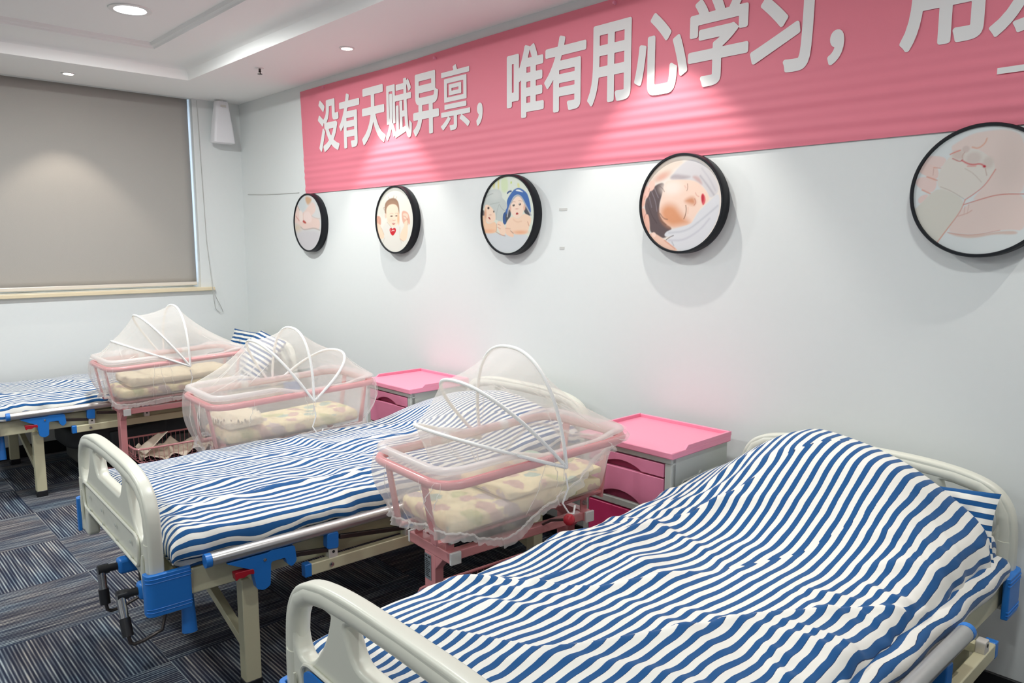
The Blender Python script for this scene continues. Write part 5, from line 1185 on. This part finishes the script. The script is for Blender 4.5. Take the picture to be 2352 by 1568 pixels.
    for _ in range(16):
        k = int(rng.uniform(0, N)); d = int(rng.normal(0, 8)); pts = []
        rr = [[0]]
        for f in np.linspace(0.02, rng.uniform(0.5, 0.95), 10):
            j = f*M_; r0 = int(j); src = None
            kk = (k + int(d*f)) % N; a = 2*pi*kk/N; x, y = loop[kk]; zt = rimz(y)+0.016; z = zt*(1-f)+hz[kk]*f
            pull = 1 + 0.055*sin(pi*min(1, f*1.15))*0.9 - 0.17*f**2.2
            pts.append((x*pull*1.004, y*(1-(1-pull)*0.55)*1.003, z))
        obj('fold', MB().tube(pts, [0.0004+0.0013*sin(pi*q/9) for q in range(10)], 6), M['hem'], t, smooth=True)
    x = BW+0.012; tb = [(x, yp, zp-0.02), (x+0.004, yp+0.008, zp-0.07), (x-0.005, yp-0.006, zp-0.12), (x+0.006, yp+0.012, zp-0.155), (x+0.008, yp+0.03, zp-0.16), (x+0.002, yp+0.042, zp-0.135)]
    obj('tie_ribbon', MB().tube(tb, 0.0032, 6), M['hoop'], t, smooth=True)
    return t
net('white net on three hoops over the bassinet with red lever knob, foot end open', 0, 0.070, [(0.405, 70), (0.385, 44), (0.372, 8)], False, 0.595, 3, 0.075, 0.16)
net('white mosquito net on three crossing hoops over the middle bassinet', 1, 0.050, [(0.322, 34), (0.315, -1), (0.305, -52)], True, 0.545, 5)
net('white mosquito net on three hoops over the bassinet beside the farthest bed', 2, 0.040, [(0.375, 66), (0.365, 36), (0.345, 1)], True, 0.555, 8)

# crumpled wrap in the far basket
def crumple(name, label, cat, i, x0, x1, y0, y1, z, amp, m, seed, n=46, rz=0.0):
    rng = np.random.default_rng(seed); X, Y = np.meshgrid(np.linspace(x0, x1, n), np.linspace(y0, y1, n))
    Z = z + amp*np.abs(value_noise(rng, X, Y, 0.06, 0.07)) + amp*0.6*value_noise(rng, X, Y, 0.025, 0.03)*0.5
    e = np.minimum.reduce([X-x0, x1-X, Y-y0, y1-Y]); Z = Z + 0.02*np.exp(-e/0.02)*value_noise(rng, X, Y, 0.05, 0.05)
    P = np.stack([X + 0.006*value_noise(rng, Y, X, 0.03, 0.03), Y + 0.006*value_noise(rng, X, Y, 0.03, 0.03), Z], -1)
    return tag(obj(name, MB().grid([[tuple(q) for q in r] for r in P]), m, None, smooth=True, angle=50, solid=0.002, loc=BS[i][0], rot=(0,0,BS[i][1]+rz)), label, cat)
crumple('wrapping_sheet', 'crumpled beige plastic wrap lying in the wire basket of the far bassinet', 'wrap', 2, -0.125, 0.130, -0.21, 0.22, 0.185, 0.030, M['paper'], 31)
fl = MB().grid([[(0.02 + 0.11*u, -0.225 + 0.13*v + 0.02*u, 0.225 + 0.085*v + 0.02*u*v + 0.006*sin(5*u+3*v)) for u in np.linspace(0,1,12)] for v in np.linspace(0,1,12)])
tag(obj('paper_flap', fl, M['paper'], None, smooth=True, solid=0.0015, loc=BS[2][0], rot=(0,0,BS[2][1])), 'stiff folded beige sheet sticking up from the far wire basket', 'paper')

# dark folded couch pushed under the farthest bed
t = thing('folding_couch', 'dark grey padded folding couch pushed under the farthest bed', 'couch', (0.66, -1.04, 0), 0)
def pad(name, x0, x1, y0, y1, z0, z1, m, r):
    pl = rpoly([(x0,y0),(x1,y0),(x1,y1),(x0,y1)], r, 8)
    return obj(name, MB().prism(pl, z0, z1), m, t, bevel=0.028, seg=4)
pad('base_pad', -0.22, 0.215, -0.44, 0.46, 0.085, 0.195, M['midgrey'], 0.12)
pad('top_pad', -0.235, 0.235, -0.50, 0.50, 0.200, 0.325, M['greyfab'], 0.15)
obj('flap', MB().grid([[(0.238 + 0.004*sin(9*v), -0.28 + 0.34*v, 0.285 - 0.13*u + 0.03*v) for u in np.linspace(0,1,8)] for v in np.linspace(0,1,16)]), M['greyfab'], t, smooth=True, solid=0.006)
for x in (-0.17, 0.17):
    for y in (-0.36, 0.36): obj('foot', MB().box(x-0.02, x+0.02, y-0.02, y+0.02, 0, 0.09), M['blackp'], t, bevel=0.003)
